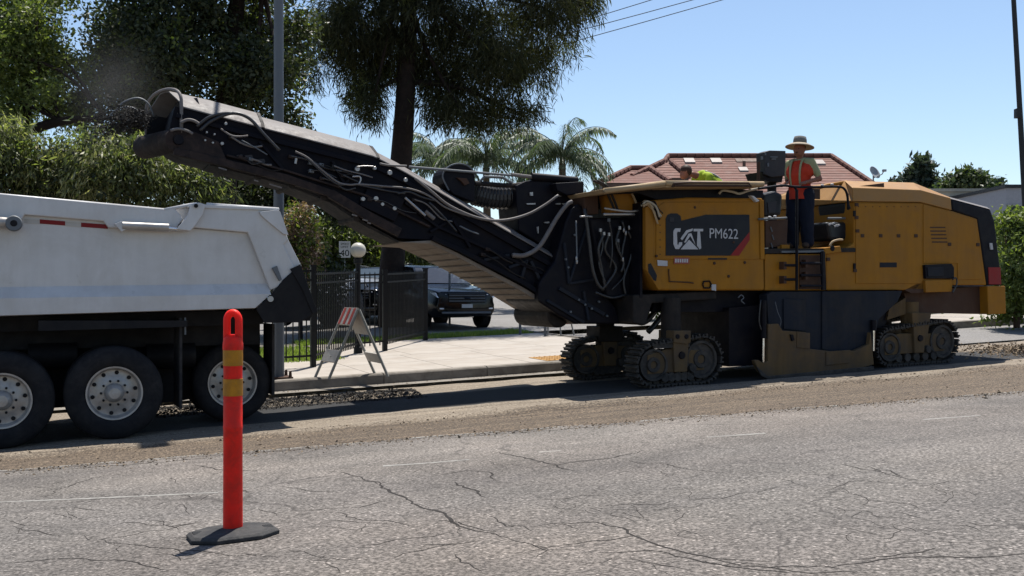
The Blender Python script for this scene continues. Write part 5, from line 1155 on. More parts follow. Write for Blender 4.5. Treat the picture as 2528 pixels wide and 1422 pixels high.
# ---- parked cars
def car(name, label, loc, heading, paint, scl=1.0, suv=True):
    """local x = forward, z = up"""
    t = Thing(name, (0, 0, 0), heading, label, 'car', road=False); t.o.location = loc; t.o.scale = (scl,) * 3
    hr = 1.76 if suv else 1.46
    S = [(2.46, .60, .42, .62, .60, .86), (2.40, .84, .34, .72, .80, .99), (2.15, .93, .30, .80, .88, 1.06), (1.6, .96, .28, .92, .90, 1.12), (1.12, .97, .28, .98, .88, 1.17),
         (.95, .97, .28, 1.02, .84, 1.21), (.25, .98, .28, 1.06, .70, hr - .06), (-.3, .98, .28, 1.07, .69, hr), (-1.2, .98, .28, 1.08, .68, hr - .01), (-1.9, .97, .28, 1.09, .66, hr - .07), (-2.25, .95, .32, 1.08, .64, hr - .22), (-2.42, .92, .38, 1.02, .78, 1.12), (-2.48, .84, .45, .9, .7, 1.0)]
    if not suv: S = [(x, w, a, min(b2, .92) if x < 1 else b2 * .93, r, h_ if x < 1 else h_ * .93) for x, w, a, b2, r, h_ in S]
    rings = [[(x, -w * .9, a), (x, -w, a + .14), (x, -w, b2 - .08), (x, -w * .97, b2), (x, -r, h_ - .03), (x, -r * .88, h_), (x, r * .88, h_), (x, r, h_ - .03), (x, w * .97, b2), (x, w, b2 - .08), (x, w, a + .14), (x, w * .9, a)] for x, w, a, b2, r, h_ in S]
    t.part('body', MB().loft(rings), paint, smooth='auto', bevel=.02)
    h_ = hr
    mb = MB(); e = .012
    mb.add([(.93 + e, -.80, 1.24), (.93 + e, .80, 1.24), (.30 + e, .64, h_ - .085), (.30 + e, -.64, h_ - .085)], [(0, 1, 2, 3)]); t.part('windscreen', mb, 'windscreen')
    for sg in (-1, 1):
        for x0, x1 in ((.72, -.28), (-.38, -1.25), (-1.35, -1.95)):
            f = lambda x, k: (x, sg * ((.955 if k == 0 else .715) + e), (1.10 if k == 0 else h_ - .13))
            xt0 = min(x0, .22); mb = MB().add([f(x0, 0), f(x1, 0), f(x1 + .0, 1), f(xt0, 1)], [(0, 1, 2, 3) if sg < 0 else (3, 2, 1, 0)]); t.part('side_window', mb, 'glass_dark')
        t.part('headlight', MB().add([(2.43, sg * .56, .80), (2.40, sg * .84, .84), (2.14, sg * .945, .97), (2.30, sg * .86, .97), (2.44, sg * .60, .93)], [(0, 1, 2, 3, 4) if sg > 0 else (4, 3, 2, 1, 0)]), 'lamp_glass')
        t.part('fog_lamp', MB().box((2.40, sg * .70 - .08, .52), (2.445, sg * .70 + .08, .56)), 'lamp_glass', bevel=.01)
        t.part('mirror', MB().sph((.72, sg * 1.06, 1.12), .11, 12, 8, (.6, 1.1, .75)), paint, smooth=True)
        for x in (1.5, -1.45):
            w = MB().lathe((x, sg * .76, .37), (0, sg, 0), [(0, .2), (0, .36), (.03, .375), (.2, .375), (.225, .355), (.23, .24)], 28); w.f = [f for f in w.f if len(f) == 4]; wo = t.part('wheel', w, 'tyre_rubber', smooth='auto')
            t.part('rim', MB().lathe((x, sg * .76, .37), (0, sg, 0), [(.21, .24), (.225, .23), (.19, .2), (.17, .06), (.19, .05), (.19, 0)], 20), 'aluminium', wo, smooth='auto')
            t.part('wheel_arch', MB().lathe((x, sg * .80, .40), (0, sg, 0), [(.165, .30), (.175, .43), (.186, .43), (.186, .30)], 24), 'sign_black')
    t.part('roof_rail', MB().cyl((.1, -.66, h_ + .03), (-1.8, -.65, h_ - .0), .02, n=6), 'galvanised'); t.part('roof_rail', MB().cyl((.1, .66, h_ + .03), (-1.8, .65, h_ - .0), .02, n=6), 'galvanised')
    g = t.part('grille', MB().box((2.38, -.54, .70), (2.475, .54, .95)), 'sign_black', bevel=.015)
    for k in range(3): t.part('grille_bar', MB().box((2.47, -.53, .73 + .075 * k), (2.492, .53, .757 + .075 * k)), 'galvanised', g, bevel=.006)
    t.part('emblem', MB().sph((2.49, 0, .83), .08, 14, 8, (.25, 1.2, .5)), 'navy_plate', g, smooth=True)
    t.part('lower_bumper', MB().box((2.36, -.72, .40), (2.48, .72, .46)), 'galvanised', bevel=.02)
    t.part('licence_plate', MB().box((2.47, -.16, .56), (2.485, .16, .66)), 'sign_white', bevel=.004)
    return t
cY = 27.4; cx = (1143 - 1264) / F * cY; cu, cv = UV(cx, cY)
hd_ = rad(-90 + 27)
front = Vector((cx, cY)); ctr = front - Vector((math.cos(hd_), math.sin(hd_))) * 2.2; cu, cv = UV(ctr.x, ctr.y)
car('parked_suv', 'black parked SUV with barred grille, nose toward the road', (ctr.x, ctr.y, walk_z(cu, cv) - .06), hd_, 'car_black')
p = Vector(((836 - 1264) / F * 31, 31)); cu, cv = UV(*p); car('parked_sedan', 'silver parked car seen through the iron gate', (p.x, p.y, walk_z(cu, cv) - .06), rad(-120), 'car_silver', .98, False)
p = Vector(((930 - 1264) / F * 33, 33)); cu, cv = UV(*p); car('parked_sedan', 'dark parked car behind the fence next to the pine trunk', (p.x, p.y, walk_z(cu, cv) - .06), rad(-100), 'car_black', 1.0, True)

# ================================================================== BUILDINGS
# ---- house with clay tile hip roofs
hY = 44.0; gh = AT(1820, 700, hY); HO = free('house', 'house with red clay tile hip roof behind the milling machine', 'house', (gh.x, hY + 5, 0.3))
def hip(name, x0, x1, rx0, rx1, yr, ye, Yf, dep, wall_y=640):
    """hip roof from photo columns: eaves x0..x1, ridge rx0..rx1, ridge row yr, eave row ye at depth Yf"""
    e0, e1 = AT(x0, ye, Yf), AT(x1, ye, Yf); ze = e0.z; Yr = Yf + dep / 2
    r0 = AT(rx0, yr, Yr); r1 = AT(rx1, yr, Yr); zr = r0.z
    k0, k1 = Vector((e0.x - .3, Yf + dep, ze)), Vector((e1.x + .3, Yf + dep, ze))
    roof = None; N = max(5, int((Vector(r0) - Vector(e0)).length / .36)); N = max(6, int(math.hypot(dep / 2, zr - ze) / .33))
    def slope_(A, B2, C2, D2, nm):
        mb = MB()                               # stepped tile courses, each lapping the one below
        for i in range(N):
            t0, t1 = i / N, (i + 1) / N; a0, a1 = A.lerp(D2, t0), B2.lerp(C2, t0); b0, b1 = A.lerp(D2, t1), B2.lerp(C2, t1)
            up = Vector((0, 0, .018)); mb.add([a0 + up, a1 + up, b1, b0, a0 - up * .4, a1 - up * .4], [(0, 1, 2, 3), (4, 5, 1, 0)])
        return HO.part(nm, mb, 'tile_red')
    rf = slope_(e0, e1, r1, r0, name); slope_(e1, k1, r1, r1 + Vector((0, .01, 0)), name); slope_(k0, e0, r0, r0 + Vector((0, .01, 0)), name); slope_(k1, k0, r0, r1, name)
    for A, B2 in ((r0, r1), (e0, r0), (e1, r1)):
        L_ = (B2 - A).length; n = int(L_ / .42)
        if n < 1: continue
        for i in range(n):
            p0, p1 = A.lerp(B2, i / n), A.lerp(B2, (i + .96) / n); HO.part('ridge_tile', MB().tube([p0 + Vector((0, 0, .07)), p1 + Vector((0, 0, .10))], [.13, .10], 8), 'tile_cap', rf)
    fa = MB()
    for A, B2 in ((e0, e1), (e1, k1), (k0, e0)):
        fa.add([A + Vector((0, 0, .01)), B2 + Vector((0, 0, .01)), B2 - Vector((0, 0, .22)), A - Vector((0, 0, .22))], [(0, 1, 2, 3)])
    HO.part('fascia', fa, 'fascia_brown')
    HO.part('wall', MB().box((e0.x + .5, Yf + .5, .0), (e1.x - .5, Yf + dep - .5, ze - .1)), 'stucco')
    HO.part('soffit', MB().add([e0 - Vector((0, 0, .2)), e1 - Vector((0, 0, .2)), k1 - Vector((0, 0, .2)), k0 - Vector((0, 0, .2))], [(0, 1, 2, 3)]), 'fascia_brown')
    return rf
main = hip('roof', 1585, 2190, 1650, 2052, 388, 480, hY, 9.0)
hip('roof', 1486, 1655, 1556, 1604, 419, 452, hY - 3.0, 5.0)
gab = hip('roof', 1560, 1700, 1638, 1655, 402, 440, hY - 1.6, 4.0)
def on_roof(px, py, nm, m, sx, sl, up=.09):
    'flat panel lying parallel to the front roof slope'
    rise = (AT(0, 388, hY + 4.5).z - AT(0, 480, hY).z) / 4.5
    Yr = hY
    while AT(px, py, Yr).z > AT(0, 480, hY).z + rise * (Yr - hY): Yr += .02
    c = AT(px, py, Yr); mb = MB()
    q = [(c.x + i * sx, Yr + j * sl, c.z + j * sl * rise + k) for k in (-.02, up) for i, j in ((-1, -1), (1, -1), (1, 1), (-1, 1))]
    mb.add(q, [(0, 1, 2, 3), (7, 6, 5, 4), (0, 4, 5, 1), (1, 5, 6, 2), (2, 6, 7, 3), (3, 7, 4, 0)]); HO.part(nm, mb, m, main)
for x, y in ((1702, 400), (1768, 400), (2022, 404)): on_roof(x, y, 'skylight', 'skylight_pale', .24, .26, .10)
on_roof(1835, 421, 'roof_vent', 'skylight_pale', .2, .22); on_roof(1837, 412, 'vent_pipe', 'fascia_brown', .06, .06, .3); on_roof(1858, 398, 'roof_valley', 'fascia_brown', .8, .2, .06)
for k in range(5):
    x = 1640 + k * 110; c = AT(x, 520, hY + .5); w = HO.part('window', MB().box((c.x - .6, hY + .46, c.z - .6), (c.x + .6, hY + .52, c.z + .6)), 'board_white'); HO.part('pane', MB().box((c.x - .52, hY + .44, c.z - .52), (c.x + .52, hY + .47, c.z + .52)), 'glass_dark', w)
# satellite dish on the roof edge
c = AT(2156, 428, hY + 1); SD = free('satellite_dish', 'grey satellite dish at the right end of the tiled roof', 'satellite dish', (c.x, c.y, c.z - .4))
SD.part('dish', MB().lathe((c.x, c.y, c.z), (.5, -.75, .45), [(0, .02), (.01, .12), (.04, .22), (.09, .31), (.10, .31), (.05, .22), (.02, .12), (.012, .0)], 24), 'dish_grey', smooth=True)
SD.part('feed_arm', MB().tube([(c.x, c.y, c.z - .2), (c.x + .35, c.y - .1, c.z - .05), (c.x + .43, c.y - .12, c.z + .1)], .025, 6), 'dish_grey'); SD.part('receiver', MB().box((c.x + .36, c.y - .2, c.z + .06), (c.x + .52, c.y - .06, c.z + .16)), 'dish_grey', bevel=.01)
SD.part('mast', MB().cyl((c.x, c.y, c.z - .45), (c.x, c.y, c.z), .03), 'dish_grey')
# ---- low blocks at the right edge
def block(name, label, x0, x1, yt, Y, dep, m, cap):
    a, b2 = AT(x0, yt, Y), AT(x1, yt, Y); t = free(name, label, 'building', ((a.x + b2.x) / 2, Y, 0))
    t.part('wall', MB().box((a.x, Y, -.5), (b2.x, Y + dep, a.z)), m); t.part('parapet', MB().box((a.x - .1, Y - .1, a.z), (b2.x + .1, Y + dep, a.z + .18)), cap)
    for k in range(3):
        cx_ = a.x + (b2.x - a.x) * (k + .5) / 3; w = t.part('window', MB().box((cx_ - .5, Y - .05, a.z - 2.1), (cx_ + .5, Y - .002, a.z - .9)), 'board_white'); t.part('pane', MB().box((cx_ - .42, Y - .07, a.z - 2.02), (cx_ + .42, Y - .051, a.z - .98)), 'glass_dark', w)
block('low_building', 'pale beige low building behind the rear of the machine', 2300, 2500, 473, 62, 8, 'stucco', 'stucco')
block('grey_building', 'grey flat-topped building at the right edge', 2484, 2640, 464, 55, 8, 'stucco_grey', 'wire_black')
# ---- overhead wires
for (x0, y0), (x1, y1), lab in (((1440, 88), (1730, 0), 'lowest of the three overhead wires at the top of the picture'), ((1445, 63), (1660, 0), 'middle one of the three overhead wires'), ((1465, 35), (1570, 0), 'highest of the three overhead wires')):
    sl = (y1 - y0) / (x1 - x0); pts = []
    for k in range(9):
        t = k / 8; x = 1150 + 1750 * t; pts.append(AT(x, y0 + (x - x0) * sl, 40 - 12 * t) - Vector((0, 0, .25 * math.sin(math.pi * t))))
    o = MB().tube(pts, .014, 6); ob = make('overhead_wire', o.v, o.f, 'wire_black'); tag(ob, lab, 'wire', 'overhead wires')
# ================================================================== VEGETATION
def leaf_mesh(name, centres, dirs, lens, wids, m, parent, bend=.25):
    """one bent blade (two quads -> diamond) per leaf"""
    n = len(centres); d = dirs / np.linalg.norm(dirs, axis=1, keepdims=True)
    r = RNG.normal(size=(n, 3)); s = np.cross(d, r); s /= np.linalg.norm(s, axis=1, keepdims=True) + 1e-9
    nn = np.cross(s, d); L = lens[:, None]; Wd = wids[:, None]
    v = np.empty((n, 4, 3)); v[:, 0] = centres - d * L * .5; v[:, 1] = centres + s * Wd * .5 + nn * L * bend * .3; v[:, 2] = centres + d * L * .5; v[:, 3] = centres - s * Wd * .5 + nn * L * bend * .3
    me = bpy.data.meshes.new(name); me.vertices.add(n * 4); me.vertices.foreach_set('co', v.reshape(-1).astype(np.float32))
    me.loops.add(n * 4); me.loops.foreach_set('vertex_index', np.arange(n * 4, dtype=np.int32)); me.polygons.add(n)
    me.polygons.foreach_set('loop_start', np.arange(0, n * 4, 4, dtype=np.int32)); me.polygons.foreach_set('loop_total', np.full(n, 4, dtype=np.int32))
    me.update(calc_edges=True); me.materials.append(MATS[m]); return link_mesh(name, me, parent)
def clump_pts(cl, n, sub, spread):
    """points gathered into small sprays inside a set of ellipsoids: cl = [(centre, radii)]"""
    vol = np.array([r[0] * r[1] * r[2] for _, r in cl]) ** .75; k = RNG.choice(len(cl), size=sub, p=vol / vol.sum())
    C = np.array([c for c, _ in cl])[k]; Rr = np.array([r for _, r in cl])[k]
    q = RNG.normal(size=(sub, 3)); q /= np.linalg.norm(q, axis=1, keepdims=True); q *= (RNG.uniform(.15, 1, size=(sub, 1)) ** .55) * RNG.uniform(.8, 1.12, size=(sub, 1))
    S = C + q * Rr; per = n // sub
    P_ = np.repeat(S, per, axis=0); out = np.repeat(q, per, axis=0)
    return P_ + RNG.normal(size=P_.shape) * spread, out
def cl_px(lst, Y, dep, base):
    out = []
    for x, y, rx, ry in lst:
        c = AT(x, y, Y); s = Y / F; out.append(((c.x - base[0], c.y - base[1] + random.uniform(-.5, .5) * dep, c.z - base[2]), (rx * s, max(.5, min(rx, ry) * s * .9 + .3), ry * s)))
    return out
def plant(name, label, cat, gx, Y, gz, clumps, dep, layers, trunk=None, trunk_r=(.2, .1), bark='bark_dark', limbs=6, group=None, low=None):
    base = ((gx - 1264) / F * Y, Y, gz); t = Thing(name, base, 0, label, cat, group, road=False)
    cl = cl_px(clumps, Y, dep, base)
    if trunk:
        pts = [AT(x, y, Y) for x, y in trunk]; pts[0].z = gz
        mb = MB().tube(pts, list(trunk_r), 14, 5)
        t.part('trunk', mb, bark, smooth=True)
        ttop = pts[low if low else len(pts) // 2:]
        for k in range(limbs):
            c, r = cl[k % len(cl)]; a = random.choice(ttop); e = Vector(c) + t.base; mid = a.lerp(e, .5) + Vector((random.uniform(-.3, .3), random.uniform(-.3, .3), .25))
            t.part('limb', MB().tube([a, mid, e], [trunk_r[-1] * .6, .03], 7, 4), bark, smooth=True)
    for i, (n, sub, spread, L, Wd, m, droop, rnd) in enumerate(layers):
        Pp, q = clump_pts(cl, n, sub, spread); n_ = len(Pp)
        d = q * .6 + RNG.normal(size=(n_, 3)) * rnd; d[:, 2] -= droop
        leaf_mesh('crown', Pp, d, RNG.uniform(.45, 1.45, n_) * L, RNG.uniform(.5, 1.3, n_) * Wd, m, t.o)
    return t
# dark pine with drooping needles
plant('pine_tree', 'tall dark pine with leaning trunk and drooping needle clumps behind the boom', 'tree', 968, 29.5, .6,
      [(900, 50, 105, 100), (880, 160, 75, 90), (905, 240, 62, 62), (925, 290, 45, 35), (1050, 40, 150, 110), (1070, 150, 120, 90), (1110, 235, 100, 70), (1150, 300, 80, 40), (1220, 70, 150, 110), (1235, 180, 105, 95), (1240, 270, 80, 55), (1300, 290, 50, 32), (1350, 50, 105, 85), (1425, 5, 70, 60), (1335, 150, 52, 55), (1400, 100, 45, 40), (1000, -90, 230, 100), (1250, -110, 230, 110), (1100, -260, 260, 140), (1100, -420, 170, 130), (950, 130, 90, 90), (810, 130, 30, 45), (1345, 195, 22, 20), (1080, 300, 40, 26), (1200, 306, 50, 24), (860, 90, 60, 90), (790, 60, 40, 70), (770, 180, 22, 60)], 2.6,
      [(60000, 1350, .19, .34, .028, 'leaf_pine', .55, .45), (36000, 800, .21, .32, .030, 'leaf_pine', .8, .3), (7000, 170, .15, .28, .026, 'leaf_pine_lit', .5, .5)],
      [(968, 880), (966, 700), (976, 560), (990, 400), (1003, 200), (1010, 0), (1018, -300)], (.42, .36, .32, .26, .16), limbs=14, low=4)
# dark broadleaf mass behind the boom
plant('broadleaf_tree', 'dense dark broadleaf tree behind the conveyor tip', 'tree', 555, 23.0, .2,
      [(235, 60, 70, 90), (300, 150, 110, 110), (350, 240, 120, 80), (430, 50, 150, 110), (470, 180, 120, 100), (560, 260, 110, 70), (600, 70, 130, 120), (640, 190, 95, 90), (725, 90, 42, 100), (715, 210, 48, 70), (690, 290, 60, 50), (520, 340, 140, 50), (330, 330, 110, 45), (420, -90, 230, 100), (640, -90, 160, 100), (500, -220, 240, 110), (215, 170, 50, 60), (230, 280, 55, 35)], 2.6,
      [(42000, 1500, .17, .13, .075, 'leaf_dark', .25, .8), (22000, 900, .18, .12, .07, 'leaf_dark', .25, .8), (9000, 500, .12, .11, .065, 'leaf_shrub', .2, .8)],
      [(545, 640), (556, 400), (566, 200), (580, 60), (600, -140)], (.30, .24, .14), limbs=14)
plant('lime_tree', 'bright yellow green sunlit tree at the left edge', 'tree', -40, 21.0, .1,
      [(40, 40, 100, 70), (20, 140, 90, 70), (70, 190, 90, 60), (20, 270, 75, 55), (120, 70, 55, 60), (135, 150, 45, 50), (-40, 60, 110, 120), (-40, 220, 110, 110), (60, -60, 130, 80), (95, 275, 40, 25), (100, 230, 60, 50), (50, 110, 80, 60), (110, 130, 60, 50), (150, 240, 40, 40), (20, 350, 70, 50)], 2.2,
      [(27000, 1700, .13, .10, .05, 'leaf_lime', .15, .8), (9000, 500, .14, .10, .05, 'leaf_shrub', .15, .8)],
      [(-30, 560), (0, 380), (60, 330), (150, 300), (260, 290)], (.16, .12, .06), limbs=8)
plant('weeping_shrub', 'pale green shrub with drooping twigs above the truck bed', 'shrub', 270, 19.0, -.1,
      [(20, 420, 85, 80), (110, 410, 100, 60), (200, 420, 100, 70), (300, 400, 110, 60), (390, 420, 100, 62), (460, 440, 80, 52), (300, 460, 140, 55), (500, 475, 45, 40), (130, 470, 130, 50), (250, 365, 60, 30), (60, 350, 70, 35), (330, 540, 220, 70), (60, 540, 200, 70)], 1.6,
      [(15000, 420, .17, .15, .035, 'leaf_weep', .75, .45), (6500, 260, .10, .16, .03, 'leaf_weep_dry', .9, .35), (5000, 160, .16, .13, .045, 'leaf_lime', .4, .6), (13000, 600, .16, .13, .05, 'leaf_dark', .4, .7)],
      [(270, 760), (270, 600), (280, 480), (290, 420)], (.12, .08, .05), limbs=10)
plant('dark_shrub', 'dark shaded shrub under the boom behind the street light pole', 'shrub', 620, 26.5, .2,
      [(560, 480, 90, 70), (640, 470, 80, 70), (600, 570, 120, 80), (700, 470, 60, 60), (640, 660, 140, 90), (780, 700, 90, 80), (560, 400, 90, 50), (770, 470, 70, 50), (850, 520, 70, 45)], 1.5,
      [(26000, 1700, .13, .14, .07, 'leaf_dark', .3, .7)], [(620, 800), (620, 650), (620, 560)], (.1, .08, .05), limbs=6)
plant('pink_shrub', 'shrub with dry pinkish leaves right of the truck tail', 'shrub', 740, 25.0, .25,
      [(752, 550, 38, 50), (730, 610, 45, 50), (770, 610, 40, 45), (715, 560, 25, 30), (745, 670, 50, 50)], 1.0,
      [(6500, 420, .08, .13, .04, 'leaf_pink', .3, .7), (4000, 260, .1, .13, .05, 'leaf_shrub', .3, .7)], [(742, 800), (742, 680), (745, 600)], (.06, .05, .03), limbs=5)
plant('green_shrub', 'olive green arching shrub behind the speed limit sign', 'shrub', 850, 36.5, .6,
      [(830, 570, 62, 45), (880, 590, 62, 50), (800, 620, 50, 50), (920, 625, 45, 45), (860, 650, 80, 50), (760, 640, 50, 60), (940, 590, 30, 30), (1060, 640, 50, 35), (1020, 620, 40, 40), (1120, 660, 60, 30)], 1.6,
      [(16000, 800, .14, .24, .05, 'leaf_shrub', .6, .5), (5000, 260, .14, .24, .05, 'leaf_weep', .7, .4), (6000, 400, .2, .2, .08, 'leaf_dark', .3, .6)], [(850, 790), (850, 700), (860, 620)], (.1, .08, .05), limbs=8)
# palms
def palm(gx, Y, gz, cx, cy, size, label, seed):
    rnd = random.Random(seed); c = AT(cx, cy, Y); base = (c.x, Y, gz); t = Thing('queen_palm', base, 0, label, 'palm', 'palms behind the machine', road=False)
    t.part('trunk', MB().tube([(c.x, Y, gz), (c.x + .05, Y, (gz + c.z) / 2), (c.x, Y, c.z)], [.20, .17, .13], 12, 4), 'bark_palm', smooth=True)
    t.part('crown_shaft', MB().tube([(c.x, Y, c.z - .2), (c.x, Y, c.z + .5)], [.15, .06], 10), 'leaf_palm', smooth=True)
    for k in range(26):
        az = 2 * math.pi * (k * .382) + rnd.uniform(-.2, .2); el = rad(rnd.uniform(25, 86)) if k > 5 else rad(rnd.uniform(-5, 25)); L_ = size * rnd.uniform(.85, 1.1)
        n = 26; vs, fs = [], []; p = Vector((c.x, Y, c.z + .3)); ang = el; pts = []
        hx = Vector((math.cos(az), math.sin(az), 0))
        for i in range(n + 1):
            pts.append(p.copy()); p = p + (hx * math.cos(ang) + Vector((0, 0, math.sin(ang)))) * (L_ / n); ang -= rad(3.6 + 2.6 * i / n)
        mb = MB(); mb.tube(pts, [.03, .006], 4)
        sd_ = Vector((-math.sin(az), math.cos(az), 0))
        for i in range(3, n):
            tt = i / n; ll = .62 * size / 2.6 * math.sin(math.pi * (.12 + .85 * tt)) ** .6
            for s_ in (-1, 1):
                for j in range(2):
                    o = pts[i].lerp(pts[i + 1], j * .5); tip = o + sd_ * s_ * ll * rnd.uniform(.35, .75) + hx * ll * .25 + Vector((0, 0, -ll * rnd.uniform(.45, .95))); md = o.lerp(tip, .45) + Vector((0, 0, .14 * ll))
                    w = hx * .03; mb.add([o, md + w, tip, md - w], [(0, 1, 2, 3)])
        b = t.base; o = make('frond', [(x - b.x, y - b.y, z - b.z) for x, y, z in mb.v], mb.f, 'leaf_palm', t.o, fix=False)
palm(1385, 38, .6, 1388, 405, 2.7, 'rightmost feathery palm against the sky above the machine', 3)
palm(1205, 40, .6, 1200, 415, 2.8, 'middle feathery palm behind the extractor fan', 5)
palm(1090, 43, .6, 1088, 425, 2.6, 'leftmost feathery palm just right of the pine trunk', 8)
# trees and hedge at right
plant('conifer_tree', 'grey green pointed tree on the skyline right of the satellite dish', 'tree', 2268, 75, .5, [(2268, 408, 12, 16), (2266, 430, 26, 20), (2268, 452, 38, 24), (2250, 462, 38, 20), (2290, 465, 36, 20)], 2, [(7000, 500, .28, .55, .22, 'leaf_far_dark', .0, .8)], [(2268, 640), (2268, 500), (2268, 400)], (.3, .2, .08), limbs=4)
plant('round_tree', 'round bright green tree on the skyline right of the pointed tree', 'tree', 2368, 70, .5, [(2370, 448, 36, 22), (2350, 466, 40, 24), (2395, 462, 36, 24), (2372, 485, 70, 28), (2440, 495, 40, 22)], 2, [(9000, 700, .25, .42, .25, 'leaf_far', .1, .8)], [(2370, 640), (2370, 540), (2370, 460)], (.3, .2, .1), limbs=4)
plant('small_tree', 'smallest far tree on the skyline by the grey building', 'tree', 2452, 80, .5, [(2450, 462, 20, 13), (2462, 472, 16, 12), (2440, 472, 16, 12)], 1.5, [(2500, 250, .22, .4, .22, 'leaf_far_dark', .1, .8)], [(2452, 640), (2452, 560), (2452, 470)], (.25, .15, .08), limbs=3)
plant('roadside_hedge', 'leafy green hedge at the right edge behind the machine bumper', 'hedge', 2510, 25.0, .75, [(2490, 560, 42, 40), (2530, 560, 60, 45), (2500, 630, 50, 50), (2560, 640, 80, 60), (2490, 700, 45, 50), (2540, 720, 80, 60), (2500, 765, 60, 30), (2640, 620, 90, 80), (2640, 720, 90, 70)], 1.2,
      [(15000, 1000, .10, .13, .07, 'leaf_hedge', .25, .7), (9000, 600, .12, .13, .07, 'leaf_shrub', .25, .7)], [(2510, 790), (2510, 700), (2512, 600)], (.08, .06, .04), 'hedge_stem', limbs=6)
plant('far_hedge', 'dark low hedge seen between the machine legs', 'hedge', 1600, 30.0, .5, [(1480, 740, 60, 22), (1560, 745, 60, 25), (1640, 742, 60, 25), (1740, 745, 80, 25), (1900, 745, 120, 26), (2080, 745, 120, 26), (2260, 742, 120, 28)], 1.0,
      [(14000, 1000, .12, .15, .08, 'leaf_shrub', .25, .7)], [(1600, 775), (1600, 750), (1600, 735)], (.05, .04, .03), 'hedge_stem', limbs=4)
# ================================================================== PEOPLE
def capsule(mb, a, b, r0, r1):
    a, b = Vector(a), Vector(b); d = (b - a); L = d.length; d = d / L if L > 1e-6 else Vector((0, 0, 1))
    x = d.orthogonal().normalized(); y = d.cross(x); rings = []
    prof = [(-r0 * math.cos(t), r0 * math.sin(t)) for t in (.25, .7, 1.15, 1.57)] + [(L + r1 * math.sin(t), r1 * math.cos(t)) for t in (0, .45, .9, 1.32)]
    for o, r in prof: rings.append([a + d * o + (x * math.cos(2 * math.pi * k / 12) + y * math.sin(2 * math.pi * k / 12)) * r for k in range(12)])
    mb.loft(rings)
def person(base, mp, bones, mats, label, extra):
    """bones: (p0,p1,r0,r1,material index) in body axes (forward, side, up); one welded skin, colours by nearest bone"""
    t = Thing('person', base, label=label, cat='person')
    mb = MB()
    for p0, p1, r0, r1, _ in bones: capsule(mb, mp(p0), mp(p1), r0, r1)
    body = t.part('body', mb, mats[0])
    rm = body.modifiers.new('r', 'REMESH'); rm.mode = 'VOXEL'; rm.voxel_size = .012
    sm = body.modifiers.new('s', 'SMOOTH'); sm.iterations = 4; sm.factor = .5
    dg = bpy.context.evaluated_depsgraph_get(); me = bpy.data.meshes.new_from_object(body.evaluated_get(dg)); body.modifiers.clear(); body.data = me
    vn = [v.normal.copy() for v in me.vertices]
    for v, q in zip(me.vertices, vn):           # cloth folds
        a_ = mnoise.noise(v.co * 9) * .010 + mnoise.noise(Vector((v.co.x * 22, v.co.y * 22, v.co.z * 9))) * .006; v.co += q * a_
    me.materials.clear()
    for m in mats: me.materials.append(MATS[m])
    A = np.array([Vector(mp(b[0])) - t.base for b in bones]); B_ = np.array([Vector(mp(b[1])) - t.base for b in bones]); r0 = np.array([b[2] for b in bones]); r1 = np.array([b[3] for b in bones]); mi = np.array([b[4] for b in bones])
    c = np.array([p.center for p in me.polygons])
    best = np.full(len(c), 1e9); idx = np.zeros(len(c), int)
    for i in range(len(bones)):
        ab = B_[i] - A[i]; tt = np.clip(((c - A[i]) @ ab) / (ab @ ab + 1e-9), 0, 1); d = np.linalg.norm(c - (A[i] + tt[:, None] * ab), axis=1) - (r0[i] + (r1[i] - r0[i]) * tt)
        w = d < best; best[w] = d[w]; idx[w] = mi[i]
    me.polygons.foreach_set('material_index', idx.astype(np.int32)); me.polygons.foreach_set('use_smooth', [True] * len(c)); me.update()
    extra(t, mp); return t
def hand(bones, w, e, sgn, mi, curl=.5):
    """palm and five fingers continuing the forearm e->w"""
    w, e = Vector(w), Vector(e); d = (w - e).normalized(); up = Vector((0, 0, 1)); s = d.cross(up).normalized() * sgn; n_ = s.cross(d).normalized()
    if n_.z > 0: n_ = -n_
    pe = w + d * .085; bones.append((tuple(w), tuple(pe), .026, .034, mi))
    for k, (o, L) in enumerate(((-.030, .060), (-.010, .072), (.010, .068), (.029, .052))):
        a = pe + s * o; b = a + d * L * .5 + n_ * L * .25 * curl; c = b + d * L * .2 + n_ * L * .5 * curl
        bones.append((tuple(a), tuple(b), .0105, .0095, mi)); bones.append((tuple(b), tuple(c), .0095, .008, mi))
    a = w + d * .03 - s * .028; b = a - s * .028 + d * .03 + n_ * .015; c = b + d * .028; bones.append((tuple(a), tuple(b), .012, .0105, mi)); bones.append((tuple(b), tuple(c), .0105, .009, mi))
